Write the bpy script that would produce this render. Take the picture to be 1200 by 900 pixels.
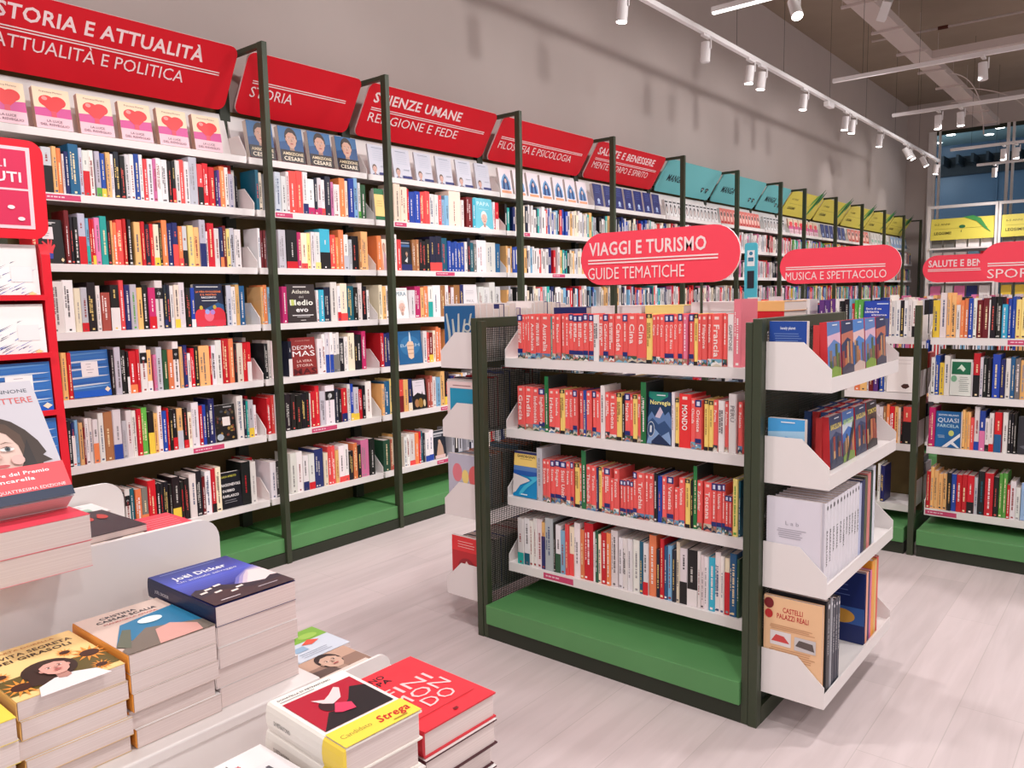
import bpy, math, random
from mathutils import Matrix, Vector
random.seed(7)
SC = bpy.context.scene
COL = SC.collection
for o in list(bpy.data.objects): bpy.data.objects.remove(o)

# ------------------------------------------------------------------ camera
cam = bpy.data.cameras.new('camera'); cam.sensor_width = 36; cam.sensor_fit = 'HORIZONTAL'; cam.lens = 27.881
cam.clip_start = .02; cam.clip_end = 100
co = bpy.data.objects.new('camera', cam); COL.objects.link(co)
co.matrix_world = Matrix(((.77426727, -.05375991, .63057122, 3.58647), (.63257619, .09551414, -.76858599, -2.44961),
                          (-.01890935, .99397531, .10796071, 1.40781), (0, 0, 0, 1)))
SC.camera = co
# ------------------------------------------------------------------ world, exposure
SC.view_settings.view_transform = 'Standard'; SC.view_settings.look = 'None'
SC.view_settings.gamma = 1; SC.view_settings.use_curve_mapping = False
SC.view_settings.exposure = 0.14
W = bpy.data.worlds.new('world'); SC.world = W; W.use_nodes = True
W.node_tree.nodes['Background'].inputs[0].default_value = (1, .95, .95, 1)
W.node_tree.nodes['Background'].inputs[1].default_value = .60
SPOT_W = 90.0       # one track lamp over the aisles
WASH_W = 38.0       # one added spot that brightens the wall
WALL_W = 26.0       # one track lamp of the rail along the wall
def spot(name, loc, aim, watts, angle=150, radius=.07, parent=None, blend=1.0, col=(1, .95, .94)):
    l = bpy.data.lights.new(name, 'SPOT'); l.energy = watts; l.spot_size = math.radians(angle); l.spot_blend = blend
    l.shadow_soft_size = radius; l.color = col
    o = bpy.data.objects.new(name, l); COL.objects.link(o); o.location = loc
    o.rotation_euler = (Vector(aim) - Vector(loc)).to_track_quat('-Z', 'Y').to_euler()
    return o
# lamps of the shop's tracks, those behind and beside the viewer too
for (x, y, f) in ((1.75, -2.6, 1), (1.9, -.75, 1), (1.75, 1.3, 1), (1.9, 3.05, 1), (2.2, 5.6, 1), (1.6, 7.7, 1), (1.75, 10.8, 1), (1.5, 12.7, 1),
                  (3.7, -1.4, 1.1), (3.6, .75, 1.1), (3.6, 3.1, 1), (3.9, 6.0, 1), (3.6, 9.0, 1),
                  (5.4, -2.6, 1.2), (5.4, .2, 1), (5.4, 3.2, 1), (5.4, 7.0, 1), (3.4, -4.4, 1)):
    spot('aisle_spot', (x, y, 3.2), (x - .35 if x < 3 else x, y, 0), SPOT_W * f, 160, .09)

for y in (-2.6, -.9, .8, 2.4, 4.0, 5.6, 7.2, 9.0, 10.8, 12.8):     # added spots without lamp bodies, washing the wall brighter
    spot('aisle_spot', (1.95, y, 3.22), (-.45, y, 1.95), WASH_W, 105, .05, blend=.35)

# ------------------------------------------------------------------ helpers
def lin(c):
    if isinstance(c, str):
        c = c.lstrip('#'); c = tuple(int(c[i:i + 2], 16) for i in (0, 2, 4))
    r = []
    for v in c[:3]:
        v /= 255.0
        r.append(v / 12.92 if v <= .04045 else ((v + .055) / 1.055) ** 2.4)
    return (r[0], r[1], r[2], 1.0)
def mat(name, col=None, rough=.5, spec=.4, metal=0, emit=None, attr=False, noise=0, scale=20):
    m = bpy.data.materials.new(name); m.use_nodes = True; nt = m.node_tree; b = nt.nodes['Principled BSDF']
    b.inputs['Roughness'].default_value = rough; b.inputs['Specular IOR Level'].default_value = spec; b.inputs['Metallic'].default_value = metal
    if attr:
        a = nt.nodes.new('ShaderNodeAttribute'); a.attribute_name = 'Col'; nt.links.new(a.outputs['Color'], b.inputs['Base Color'])
    elif col is not None:
        c = lin(col); b.inputs['Base Color'].default_value = c
        if noise:
            n = nt.nodes.new('ShaderNodeTexNoise'); n.inputs['Scale'].default_value = scale; n.inputs['Detail'].default_value = 6
            tc = nt.nodes.new('ShaderNodeTexCoord'); nt.links.new(tc.outputs['Object'], n.inputs['Vector'])
            r = nt.nodes.new('ShaderNodeValToRGB')
            r.color_ramp.elements[0].color = tuple(v * (1 - noise) for v in c[:3]) + (1,); r.color_ramp.elements[1].color = tuple(min(1, v * (1 + noise)) for v in c[:3]) + (1,)
            r.color_ramp.elements[0].position = .3; r.color_ramp.elements[1].position = .7
            nt.links.new(n.outputs['Fac'], r.inputs['Fac']); nt.links.new(r.outputs['Color'], b.inputs['Base Color'])
    if emit:
        b.inputs['Emission Color'].default_value = lin(emit[0]); b.inputs['Emission Strength'].default_value = emit[1]
    return m
M_COVER = mat('book_cover_print', rough=.38, spec=.45, attr=True)
M_PRINT = mat('printed_panel', rough=.45, spec=.35, attr=True)
M_WHITE = mat('white_powder_coated_steel', '#e9e3e1', .35, .4)
M_POST = mat('dark_green_steel', '#39412f', .42, .4)
M_GREEN = mat('green_lacquer', '#589158', .4, .4, noise=.05, scale=4)
M_KICK = mat('dark_kick_panel', '#30352a', .5, .3)
M_BACK = mat('olive_back_panel', '#6a5b3a', .7, .2, noise=.05, scale=8)
M_RED = mat('red_stand_steel', '#d81428', .4, .4)
M_MESH = mat('dark_wire', '#343a33', .5, .3)
M_LAMP = mat('white_lamp_body', '#ece8e8', .4, .4)
M_GLOW = mat('lamp_lens_glow', '#ffffff', .5, emit=('#fff4ee', 14))
M_TRAY = mat('galvanised_tray', '#cabbb6', .5, .4)
M_WALL = mat('grey_beige_wall_paint', '#c6bab5', .9, .1, noise=.03, scale=1.2)
M_CEIL = mat('dark_taupe_ceiling', '#a39384', .95, .1, noise=.06, scale=1.5)

class MB:
    def __init__(s): s.v = []; s.f = []; s.c = []; s.mi = []
    def add(s, vs, fs, col=(200, 200, 200), mi=0):
        n = len(s.v); s.v += [tuple(p) for p in vs]; c = lin(col)
        for f in fs: s.f.append(tuple(i + n for i in f)); s.c.append(c); s.mi.append(mi)
        return s
    def box(s, lo, hi, col=(200, 200, 200), mi=0):
        x0, y0, z0 = lo; x1, y1, z1 = hi
        return s.add([(x0, y0, z0), (x1, y0, z0), (x1, y1, z0), (x0, y1, z0), (x0, y0, z1), (x1, y0, z1), (x1, y1, z1), (x0, y1, z1)],
                     [(0, 3, 2, 1), (4, 5, 6, 7), (0, 1, 5, 4), (1, 2, 6, 5), (2, 3, 7, 6), (3, 0, 4, 7)], col, mi)
    def prism(s, pts, ext, col=(200, 200, 200), mi=0):
        n = len(pts); e = Vector(ext); P = [Vector(p) for p in pts]
        return s.add([tuple(p) for p in P] + [tuple(p + e) for p in P], [tuple(range(n))[::-1], tuple(range(n, 2 * n))] +
                     [(i, (i + 1) % n, n + (i + 1) % n, n + i) for i in range(n)], col, mi)
    def cyl(s, a, b, r0, r1=None, seg=12, col=(200, 200, 200), mi=0):
        a = Vector(a); b = Vector(b); r1 = r0 if r1 is None else r1; d = (b - a).normalized()
        u = d.orthogonal().normalized(); w = d.cross(u); vs = []
        for c, r in ((a, r0), (b, r1)):
            for i in range(seg):
                t = 2 * math.pi * i / seg; vs.append(c + u * (r * math.cos(t)) + w * (r * math.sin(t)))
        return s.add(vs, [tuple(range(seg))[::-1], tuple(range(seg, 2 * seg))] + [(i, (i + 1) % seg, seg + (i + 1) % seg, seg + i) for i in range(seg)], col, mi)
    def build(s, name, m, parent=None, loc=None, bevel=0):
        me = bpy.data.meshes.new(name); me.from_pydata(s.v, [], s.f)
        ms = m if isinstance(m, (list, tuple)) else [m]
        for x in ms: me.materials.append(x)
        at = me.color_attributes.new('Col', 'FLOAT_COLOR', 'CORNER'); buf = []
        for f, c in zip(s.f, s.c): buf += list(c) * len(f)
        at.data.foreach_set('color', buf)
        if len(ms) > 1: me.polygons.foreach_set('material_index', s.mi)
        me.update()
        o = bpy.data.objects.new(name, me); COL.objects.link(o)
        if parent is not None: o.parent = parent
        if loc is not None: o.location = loc
        if bevel:
            b = o.modifiers.new('edge', 'BEVEL'); b.width = bevel; b.segments = 2; b.limit_method = 'ANGLE'
        return o
_T = {}
def textmesh(s, bold):
    k = (s, bold)
    if k not in _T:
        c = bpy.data.curves.new('lettering', 'FONT'); c.body = s; c.resolution_u = 2; c.offset = .022 if bold else 0
        if bold: c.space_character = 1.06
        o = bpy.data.objects.new('lettering', c); me = o.to_mesh()
        vs = [(v.co.x, v.co.y) for v in me.vertices]; fs = [tuple(p.vertices) for p in me.polygons]
        o.to_mesh_clear(); bpy.data.objects.remove(o); bpy.data.curves.remove(c)
        x0 = min(v[0] for v in vs); x1 = max(v[0] for v in vs)
        _T[k] = ([(v[0] - x0, v[1]) for v in vs], fs, x1 - x0)
    return _T[k]
class Draw:
    """Flat print on a face: U right, V up, N out of the face; every next mark lies a hair further out."""
    def __init__(s, mb, o, U, V, N, step=.00025, mi=0):
        s.mb = mb; s.o = Vector(o); s.U = Vector(U); s.V = Vector(V); s.N = Vector(N); s.l = 1; s.st = step; s.mi = mi
    def P(s, u, v): return tuple(s.o + s.U * u + s.V * v + s.N * (s.l * s.st))
    def poly(s, pts, col): s.mb.add([s.P(*p) for p in pts], [tuple(range(len(pts)))], col, s.mi); s.l += 1
    def rect(s, u0, v0, u1, v1, col): s.poly([(u0, v0), (u1, v0), (u1, v1), (u0, v1)], col)
    def ell(s, u, v, ru, rv, col, n=20, a0=0, a1=360):
        s.poly([(u + ru * math.cos(math.radians(a0 + (a1 - a0) * i / n)), v + rv * math.sin(math.radians(a0 + (a1 - a0) * i / n))) for i in range(n + (0 if a1 - a0 == 360 else 1))], col)
    def text(s, t, u, v, h, col, w=None, rot=0, bold=False, al='l', shear=0):
        vs, fs, tw = textmesh(t, bold); k = h / .73; kx = k if w is None else w / tw
        off = 0 if al == 'l' else (-tw * kx / 2 if al == 'c' else -tw * kx); c, sn = math.cos(math.radians(rot)), math.sin(math.radians(rot)); out = []
        for x, y in vs:
            x = x * kx + off; y = y * k; x += y * shear
            out.append(s.P(u + x * c - y * sn, v + x * sn + y * c))
        s.mb.add(out, fs, col, s.mi); s.l += 1
def tag(o, label, cat=None, group=None, kind=None):
    if label: o['label'] = label
    if cat: o['category'] = cat
    if group: o['group'] = group
    if kind: o['kind'] = kind
    return o
def thing(name, label, cat, loc=(0, 0, 0), rz=0, group=None):
    o = bpy.data.objects.new(name, None); COL.objects.link(o); o.location = loc; o.rotation_euler = (0, 0, rz); o.empty_display_size = .05
    return tag(o, label, cat, group)
def structure(o): o['kind'] = 'structure'; return o
def sc(c, k): return tuple(max(0, min(255, v * k)) for v in c)
ORD = 'first second third fourth fifth sixth seventh eighth ninth tenth eleventh twelfth thirteenth fourteenth fifteenth sixteenth seventeenth eighteenth nineteenth'.split()
TENS = {20: 'twent', 30: 'thirt', 40: 'fort', 50: 'fift', 60: 'sixt'}
def ordinal(n):
    if n < 20: return ORD[n - 1]
    t, u = n // 10 * 10, n % 10
    return TENS[t] + ('ieth' if u == 0 else 'y-' + ORD[u - 1])
PAPER = (226, 210, 204)
PAL = dict(w=(236, 229, 228), i=(240, 224, 200), g=(196, 196, 206), G=(122, 120, 116), k=(26, 24, 26), K=(28, 34, 54), n=(30, 40, 100), b=(34, 70, 165), B=(130, 180, 212),
           q=(34, 92, 142), t=(40, 168, 160), T=(24, 92, 112), c=(60, 175, 205), v=(92, 170, 70), V=(40, 84, 58), r=(208, 28, 40), R=(236, 76, 74), m=(118, 24, 32), p=(224, 120, 168),
           P=(196, 40, 104), o=(238, 134, 82), O=(242, 186, 118), y=(240, 204, 70), Y=(246, 224, 138), u=(98, 54, 132), e=(170, 118, 72), s=(178, 86, 72), j=(30, 112, 60), a=(234, 124, 140))
CN = dict(w='white', i='cream', g='pale grey', G='mid grey', k='black', K='navy-black', n='navy', b='royal blue', B='light blue', q='steel blue', t='turquoise', T='dark teal', c='cyan',
          v='green', V='dark green', r='red', R='coral red', m='maroon', p='pink', P='magenta', o='orange', O='tan-orange', y='yellow', Y='pale yellow', u='purple', e='ochre brown', s='terracotta', j='deep green', a='rose pink')
DARK = set('kKnbqTVrmPuGesRtvocja')
ROWS={
'A0S1':(-1.021,'41:gk=60 19:O 20:o 9:w- 19:n- 43:q+ 16:g 28:wr=55 22:w 4:_ 22:gv=20 21:by=20 4:_ 21:O 16:w 25:K 25:k 21:w 21:w 24:b 19:w 19:R 26:w 17:p 25:w 32:w 20:k 18:kr=35 23:w 23:R 26:w 44:g+ 30:Rk=45 30:r 33:r 14:n- 14:u- 28:o 20:w 26:g- 60:r+ 19:w 15:k- 29:p-'),
'A0S2':(-1.087,'27:r 105:F.hand 4:_ 21:m+ 15:k 21:k 32:gr=55+ 15:Bt=40 9:r 14:ry=20 24:p 31:t+ 17:k 9:O 18:o 27:R 17:r 6:_ 19:k 12:_ 31:O 19:r 22:K 19:r 27:iy=20 14:k 27:o+ 28:n 28:nR=50 21:oR=20 26:gk=40 4:_ 30:Y 30:O 34:gn=50+ 11:w- 37:r+ 28:w 19:no=25 20:m 20:Y 26:g 36:w 23:r- 17:w- 24:m- 36:m-'),
'A0S3':(-1.105,'24:w 20:w 34:w 47:w+ 46:w+ 28:i 29:gr=20 38:k+ 20:w 42:s- 41:kw=50 23:R+ 27:n 32:gv=0 26:O 29:k 35:Pr=30 39:wk=0+ 17:Kn=20 19:K 19:w 26:iy=20 31:w+ 4:_ 25:k 22:bw=20 164:F.rivoluzione 9:k 29:g 26:w 22:O 31:q 35:B+ 40:wy=25 18:w-'),
'A0S4':(-1.111,'24:w 20:k 20:r 12:w 21:w 4:_ 23:O 3:_ 18:r 168:F.stripes 18:k 30:g+ 26:k 12:kw=40 35:ro=20 17:r 34:wk=0+ 23:Ow=25 9:_ 15:p- 30:g 25:V 28:o 31:wk=0+ 4:_ 17:O 21:n 18:w- 21:r 23:k 58:O 11:r 25:w 35:w+ 39:r+ 30:o+ 16:k 35:i 24:r 25:rw=50 20:B 24:w+ 34:w+'),
'A0S5':(-1.109,'20:w 24:r 29:i 29:w 17:k 15:nw=70 16:B 19:O 8:m- 16:w 17:w 24:wo=45 3:_ 25:w+ 40:e+ 40:wb=30+ 22:g- 28:w+ 21:w+ 24:r+ 30:v+ 29:ky=50 21:O 22:w+ 23:b 10:r 18:k 24:kr=30 29:Og=45 3:_ 25:kr=20 20:i- 39:w+ 20:r 19:b 15:K 33:n+ 123:F.floral 3:_ 38:w+ 18:K 13:t 30:gy=25 17:w- 22:r 15:_ 27:R'),
'A0S6':(-0.981,'22:k 22:r 22:w 22:k 18:k 20:w 21:kw=50 38:kr=0 18:k 25:wk=0 24:T 31:o 32:Go=35 40:r+ 19:k 20:kr=0 26:k 15:k 43:ky=30+ 20:kr=0 28:k 38:w+ 32:k+ 18:m 33:w+ 24:rk=20+ 30:i+ 122:F.garlasco 53:kr=0+ 35:w+ 48:r+ 11:w'),
'A1S1':(0.017,'21:T 21:i 78:_ 38:g 32:w 21:w+ 48:R+ 43:R+ 34:wn=25+ 44:wP=20 21:KP=15 28:wP=20 25:wR=20 40:K+ 20:p 43:w- 42:o+ 21:i 5:_ 40:b+ 30:B+ 19:wv=20 41:V 9:w 55:Pw=60-'),
'A1S2':(0.008,'16:w 16:m 16:m 82:_ 47:g 72:kr=18 25:P 42:iR=15 24:Y 27:w 36:wY=18 73:ck=42+ 40:R 22:o- 38:o+ 33:wg=40 26:g- 53:k 18:e- 52:O+ 6:_ 39:w 32:i'),
'A1S3':(-0.01,'16:O 24:o 24:B 70:_ 33:P 197:F.atlante 17:w- 36:c- 46:K 47:w+ 25:wr=25 52:iR=20+ 49:T 30:k 31:w+ 37:k 20:w- 51:wb=0+ 40:w'),
'A1S4':(-0.028,'24:k 20:w 27:w 85:_ 24:Kw=50 171:F.decima 36:w 25:w+ 27:wb=45+ 26:wb=45+ 24:wG=45+ 23:wG=45+ 33:k 30:w 49:i+ 19:k 38:kw=0 32:P+ 5:_ 55:e+ 53:e+ 43:w+'),
'A1S5':(0.009,'27:r 22:R 22:w 52:_ 33:k 33:k 35:k 31:k 27:kr=0 9:w 31:r 30:r+ 37:g 7:_ 67:wk=0+ 29:K 22:kw=0 41:rn=25 23:w+ 23:by=20+ 42:gy=20 27:r- 26:k 49:w+ 27:i 45:i+'),
'A1S6':(-0.002,'38:w 22:k 26:w 47:_ 42:w+ 42:w+ 38:wn=25 42:wr=20 64:n+ 32:i 25:R+ 29:R+ 26:O 40:wR=15+ 35:wR=15+ 34:k- 31:o+ 31:k 63:p+ 44:k+ 28:v 48:v'),
'A2S1':(0.846,'81:F.greencream 29:w 40:_ 55:i+ 59:i+ 18:r 47:b 51:b 41:R 47:R 40:w 40:w 30:R 33:B- 40:B 114:i+ 30:w- 25:_ 64:m 32:c 193:F.papa 21:w 39:rw=40 93:y+ 53:y+ 33:i- 47:wr=25-'),
'A2S2':(0.846,'36:o 53:F.statue 50:_ 27:w+ 35:R 95:F.speaker 33:e 28:e 31:k 31:k 35:k 55:KR=25+ 59:KR=25+ 55:T+ 33:b 34:b 34:b 34:b 35:b 29:w 29:K+ 36:T 30:G 104:w+ 100:w 51:q 65:B 77:w 67:q'),
'A2S3':(0.847,'29:i 29:O 29:w 53:_ 112:F.pera 56:w- 51:P 31:O 37:o 42:wt=50 76:w 44:e 31:w 25:m 28:w 63:e 35:n 155:F.saint 59:w 62:w 63:w+ 54:w 63:B 53:w 54:q 41:w'),
'A2S4':(0.847,'29:r 25:n 29:n 70:_ 212:F.sculpture 37:w 20:R 37:my=25 27:i 26:o+ 22:o+'),
'A2S5':(0.837,'25:O 46:q 30:Y+ 45:_ 43:Rm=50 43:O 33:ni=25 138:F.magi 27:s 23:s 32:w 41:B 41:O+ 45:ky=25+'),
'A2S6':(0.809,'58:V 19:s 34:iR=15 13:O+ 51:_ 26:w 26:w 48:wR=15 35:o 19:r 18:T 21:K 38:wb=20 41:wb=20 125:F.angel'),
'BS1':(1.544,'25:LB 14:L 14:L=Algarve 14:L 27:L=Andalusia 24:L 48:L=Australia 10:t- 18:L 22:L=Balcani 4:_ 18:L 19:L 21:LB=Belgio 22:LB 25:LB 23:LB=Brasile 22:LB 26:W 21:L 22:LB=California 24:L 37:L=Canada 20:LB 39:L=Cina 40:L=Cina 24:Y 16:L=Cipro 16:L=Corea 18:L=Corea 18:LB=Corsica 19:LB=Costa_Rica 16:L=Croazia 17:LB=Cuba 17:Lp 7:_ 18:LB 17:Y 15:L 20:L=Filippine 15:L=Finlandia 40:L=Francia 16:L 24:W=GIAPPONE 28:a+'),
'BS2':(1.539,'38:L=Grecia 39:L=India 33:L=Indonesia 30:LB=Inghilterra 19:j+ 31:L=Irlanda 22:L=Islanda 2:_ 24:Y 22:L=Israele 19:L=Istanbul 20:LB 9:_ 17:L 15:b- 24:L=Kenya 4:_ 17:LB 20:L 20:W+ 21:L 31:L=Lisbona 22:Y 13:k- 24:LB=Marche 11:L 20:Y 15:L=Messico 22:j+ 102:F.norvegia 13:w 15:Y 47:LM=MONDO 19:L=Olanda 24:LB=Oriente 9:_ 16:Y 17:Y 17:L=Parma 24:W 14:L=Pechino 29:W=PERÙ+ 6:_ 16:L=Polonia'),
'BS3':(1.502,'130:F.sardegna 28:g+ 24:L=Scozia 18:L=Sicilia 21:LB=Siena 26:LB=Spagna 31:LB=Stati_Uniti 20:L=Svezia 15:LB=Svizzera 4:_ 23:Y 13:L 21:j+ 25:L=Thailandia 22:L=Tirolo 9:n- 15:Y 14:L=Torino 26:LB 16:L- 23:L=Toscana 4:_ 15:LB- 14:LB- 14:LB- 14:LB- 16:LB 32:L=Turchia 18:L 20:L=Umbria 15:k- 19:bo=0- 19:L 27:LB=Venezia 3:_ 18:L- 23:L=Vienna 3:_ 19:Y 12:k- 14:j+ 20:L=Zanzibar 7:_ 30:L=Toscana 18:LB 19:LB=Umbria 12:LB 15:LB- 12:LB- 20:Yv=0 8:T'),
'BS4':(1.527,'32:wt=25 28:wT=25 19:w 19:w 27:w 19:On=70 40:g+ 11:k 26:wV=40 23:B- 18:R 23:iR=45 30:w+ 20:o 42:r+ 10:w 14:V 13:i 26:r 19:o 31:w+ 5:_ 19:w 21:w 18:w 3:w 30:w 17:T 22:wr=25 30:o+ 17:K- 17:r+ 14:q 19:B 16:K 14:i+ 30:wk=40 40:kw=30 13:w 13:w 17:w 24:c 21:w+ 15:w 19:ir=75 27:q+ 10:V'),
'DRS1':(2.624,'34:y 31:w+ 22:O+ 22:O+ 20:w- 18:o 19:o 21:b 16:w 27:m 27:m 7:w 24:k 25:k 27:c- 17:b 17:b 23:Y 23:Y 17:n'),
'DRS2':(2.642,'20:w 22:b 22:y- 26:w 103:F.greenwhite 5:w- 31:rk=50+ 14:w 19:k 19:k 3:_ 35:b+ 21:n 2:_ 21:w 20:q 23:G 24:O'),
'DRS3':(2.602,'30:P 122:F.quasi 7:w 13:O 12:O 13:O 16:R- 24:wb=20+ 26:bp=50 18:wk=20- 21:wr=20 3:_ 32:rq=45 3:_ 24:w 14:k 12:k 12:k 3:_ 88:F.darkwhite'),
'DRS4':(2.632,'19:r 17:O+ 21:O 21:O 21:O 20:kO=0 24:b 27:r 23:r 33:rk=30 16:g 32:kT=0+ 39:r+ 24:k 17:v+ 19:v+ 14:r- 25:w 20:w- 71:F.paleblue'),
'DLS1':(2.052,'31:u 31:u 30:u 22:w 26:k 27:k 14:B 14:r- 21:v 25:v 137:F.band 12:w+ 21:w 22:w 19:k 20:w 20:w 22:wk=30'),
'DLS2':(2.216,'42:w 29:o 37:O 10:w 23:m 26:u 7:_ 24:b 10:w 137:F.leaf'),
'DLS3':(2.371,'22:w 22:w 18:e 15:o 26:r 18:O 14:i 11:k 43:Rk=60 14:kw=0 28:P'),
'DLS4':(2.396,'15:w 22:n 174:F.portrait'),
}

# ------------------------------------------------------------------ the room
def floor_mat():
    m = bpy.data.materials.new('pale_ash_planks'); m.use_nodes = True; nt = m.node_tree; b = nt.nodes['Principled BSDF']; N = nt.nodes.new; L = nt.links.new
    tc = N('ShaderNodeTexCoord'); mp = N('ShaderNodeMapping'); mp.inputs['Rotation'].default_value = (0, 0, math.radians(90)); L(tc.outputs['Object'], mp.inputs['Vector'])
    br = N('ShaderNodeTexBrick'); L(mp.outputs['Vector'], br.inputs['Vector'])
    br.inputs['Color1'].default_value = lin('#d6c8c8'); br.inputs['Color2'].default_value = lin('#cdc0c0'); br.inputs['Mortar'].default_value = lin('#c2b6b4')
    br.inputs['Scale'].default_value = 1; br.inputs['Brick Width'].default_value = 1.3; br.inputs['Row Height'].default_value = .195
    br.inputs['Mortar Size'].default_value = .0016; br.inputs['Mortar Smooth'].default_value = .3; br.offset = .37
    m2 = N('ShaderNodeMapping'); m2.inputs['Scale'].default_value = (9, .8, 1); L(tc.outputs['Object'], m2.inputs['Vector'])
    nz = N('ShaderNodeTexNoise'); nz.inputs['Scale'].default_value = 2.2; nz.inputs['Detail'].default_value = 8; nz.inputs['Distortion'].default_value = .6; L(m2.outputs['Vector'], nz.inputs['Vector'])
    r = N('ShaderNodeValToRGB'); r.color_ramp.elements[0].color = (.84, .83, .82, 1); r.color_ramp.elements[1].color = (1.04, 1.04, 1.04, 1); r.color_ramp.elements[0].position = .35; r.color_ramp.elements[1].position = .62
    L(nz.outputs['Fac'], r.inputs['Fac'])
    mx = N('ShaderNodeMix'); mx.data_type = 'RGBA'; mx.blend_type = 'MULTIPLY'; mx.inputs['Factor'].default_value = .5
    L(br.outputs['Color'], mx.inputs['A']); L(r.outputs['Color'], mx.inputs['B']); L(mx.outputs['Result'], b.inputs['Base Color'])
    b.inputs['Roughness'].default_value = .42; b.inputs['Specular IOR Level'].default_value = .3
    return m
XB = -.45; YE = 14.75; ZC = 4.95
structure(MB().box((XB, -6, -.06), (9, YE, 0)).build('floor', floor_mat()))
structure(MB().box((XB - .1, -6, 0), (XB, YE, ZC)).build('wall_left', M_WALL))
structure(MB().box((XB, YE, 0), (-.06, YE + .2, ZC)).box((-.06, YE, 4.40), (9, YE + .2, ZC)).build('wall_back', M_WALL))
structure(MB().box((XB, -6, ZC), (9, YE, ZC + .1)).build('ceiling', M_CEIL))
M_GLASS = mat('window_glass', '#eaf2f6', .02, .5); M_GLASS.node_tree.nodes['Principled BSDF'].inputs['Transmission Weight'].default_value = 1
M_GLASS.node_tree.nodes['Principled BSDF'].inputs['IOR'].default_value = 1.05
win = structure(thing('window_1', 'tall shopfront glazing behind the white children shelves', 'window', (0, YE, 0)))
f = MB()
for x in (.02, 1.22, 2.6, 4.0, 5.4): f.box((x, -.02, 0), (x + .05, .05, 4.4)); f.box((x + .09, -.02, 0), (x + .13, .05, 4.4))
f.box((-.06, -.04, 0), (.02, .06, 4.4)); f.box((0, -.02, 0), (9, .05, .12))
f.build('window_frame', M_WHITE, win)
MB().box((0, 0, 4.33), (9, .05, 4.40)).build('head_trim', M_KICK, win)
MB().box((0, .02, .1), (9, .03, 4.36)).build('window_pane', M_GLASS, win)
M_SOFF = mat('pale_teal_soffit', '#a9c6c8', .6); M_FACADE = mat('blue_grey_facade_panels', '#5d7c99', .35, .5)
ex = MB().box((-6, 19.5, -.1), (12, 19.7, 6)).box((-6, 15, -.2), (12, 19.5, -.05))
for x in (-1.2, .4, 2.0, 3.6): ex.box((x, 19.46, 0), (x + .03, 19.5, 6))
structure(ex.build('exterior_wall', M_FACADE))
structure(MB().box((-6, 15, 4.86), (12, 19.5, 4.96)).build('exterior_ceiling', M_SOFF)); so = MB()
so.box((-6, 19.35, 4.12), (12, 19.45, 4.55))
for i in range(30): so.box((-3 + i * .3, 18.6, 4.3), (-2.95 + i * .3, 19.35, 4.5))
structure(so.build('exterior_ceiling_slats', mat('dark_soffit_slats', '#2a343c', .6)))
for (x, y, z) in ((-.31, 18, 4.855), (.65, 17.9, 4.855), (.35, 18.6, 4.855), (1.4, 18.4, 4.855), (-.75, 18.9, 4.855)):
    o = MB().cyl((x, y, z), (x, y, z + .004), .09).build('downlight', M_GLOW); tag(o, 'small round downlight under the soffit beyond the window', 'downlight', 'downlights in the passage beyond the glass')
for x in (-1, 2.5):
    l = bpy.data.lights.new('passage_light', 'POINT'); l.energy = 22; l.shadow_soft_size = .3; l.color = (.8, .9, 1)
    o = bpy.data.objects.new('passage_light', l); COL.objects.link(o); o.location = (x, 17.6, 4.2)

# ------------------------------------------------------------------ bookcases along the wall
YS = [-1.25, 0, .823, 2.073, 3.323, 4.573, 5.823, 7.073, 7.894, 9.144, 10.394, 11.644, 12.894, 14.144]
ZW = [1.897, 1.593, 1.292, .993, .69, .33]
BAY = ['wide STORIA E ATTUALITÀ', 'narrow STORIA', 'SCIENZE UMANE', 'FILOSOFIA E PSICOLOGIA', 'wall SALUTE E BENESSERE', 'first teal MANGA', 'second teal MANGA', 'narrow teal MANGA',
       'first yellow', 'second yellow', 'third yellow', 'fourth yellow', 'last yellow']
def shelf_profile(x0, x1, y0, y1, zt, lip=.034, t=.02):
    """shelf board with a taller front lip; x1 is the front"""
    m = MB(); pts = [(x0, y0, zt), (x0, y0, zt - t), (x1 - .012, y0, zt - t), (x1 - .012, y0, zt - lip), (x1, y0, zt - lip), (x1, y0, zt)]
    return m.prism(pts, (0, y1 - y0, 0))
LABELS = {(0, 0): (-1.03, .15), (0, 4): (-.43, .17), (1, 0): (.12, .11), (1, 4): (.29, .18), (2, 0): (.16, .10), (2, 1): (.51, .18), (2, 4): (.52, .11), (2, 5): (.47, .12), (3, 0): (.21, .07), (3, 1): (.56, .17)}
M_LABEL = mat('magenta_shelf_label', rough=.5, attr=True)
def shelf_label(parent, o, U, V, N, w):
    m = MB(); d = Draw(m, o, U, V, N, .0006); d.rect(0, 0, w, .024, (206, 70, 112)); u = .012
    while u < w * .55:
        k = random.uniform(.006, .02); d.l = 2; d.rect(u, .010, u + k, .016, (240, 200, 212)); u += k + .004
    m.build('shelf_label', M_LABEL, parent)
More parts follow.
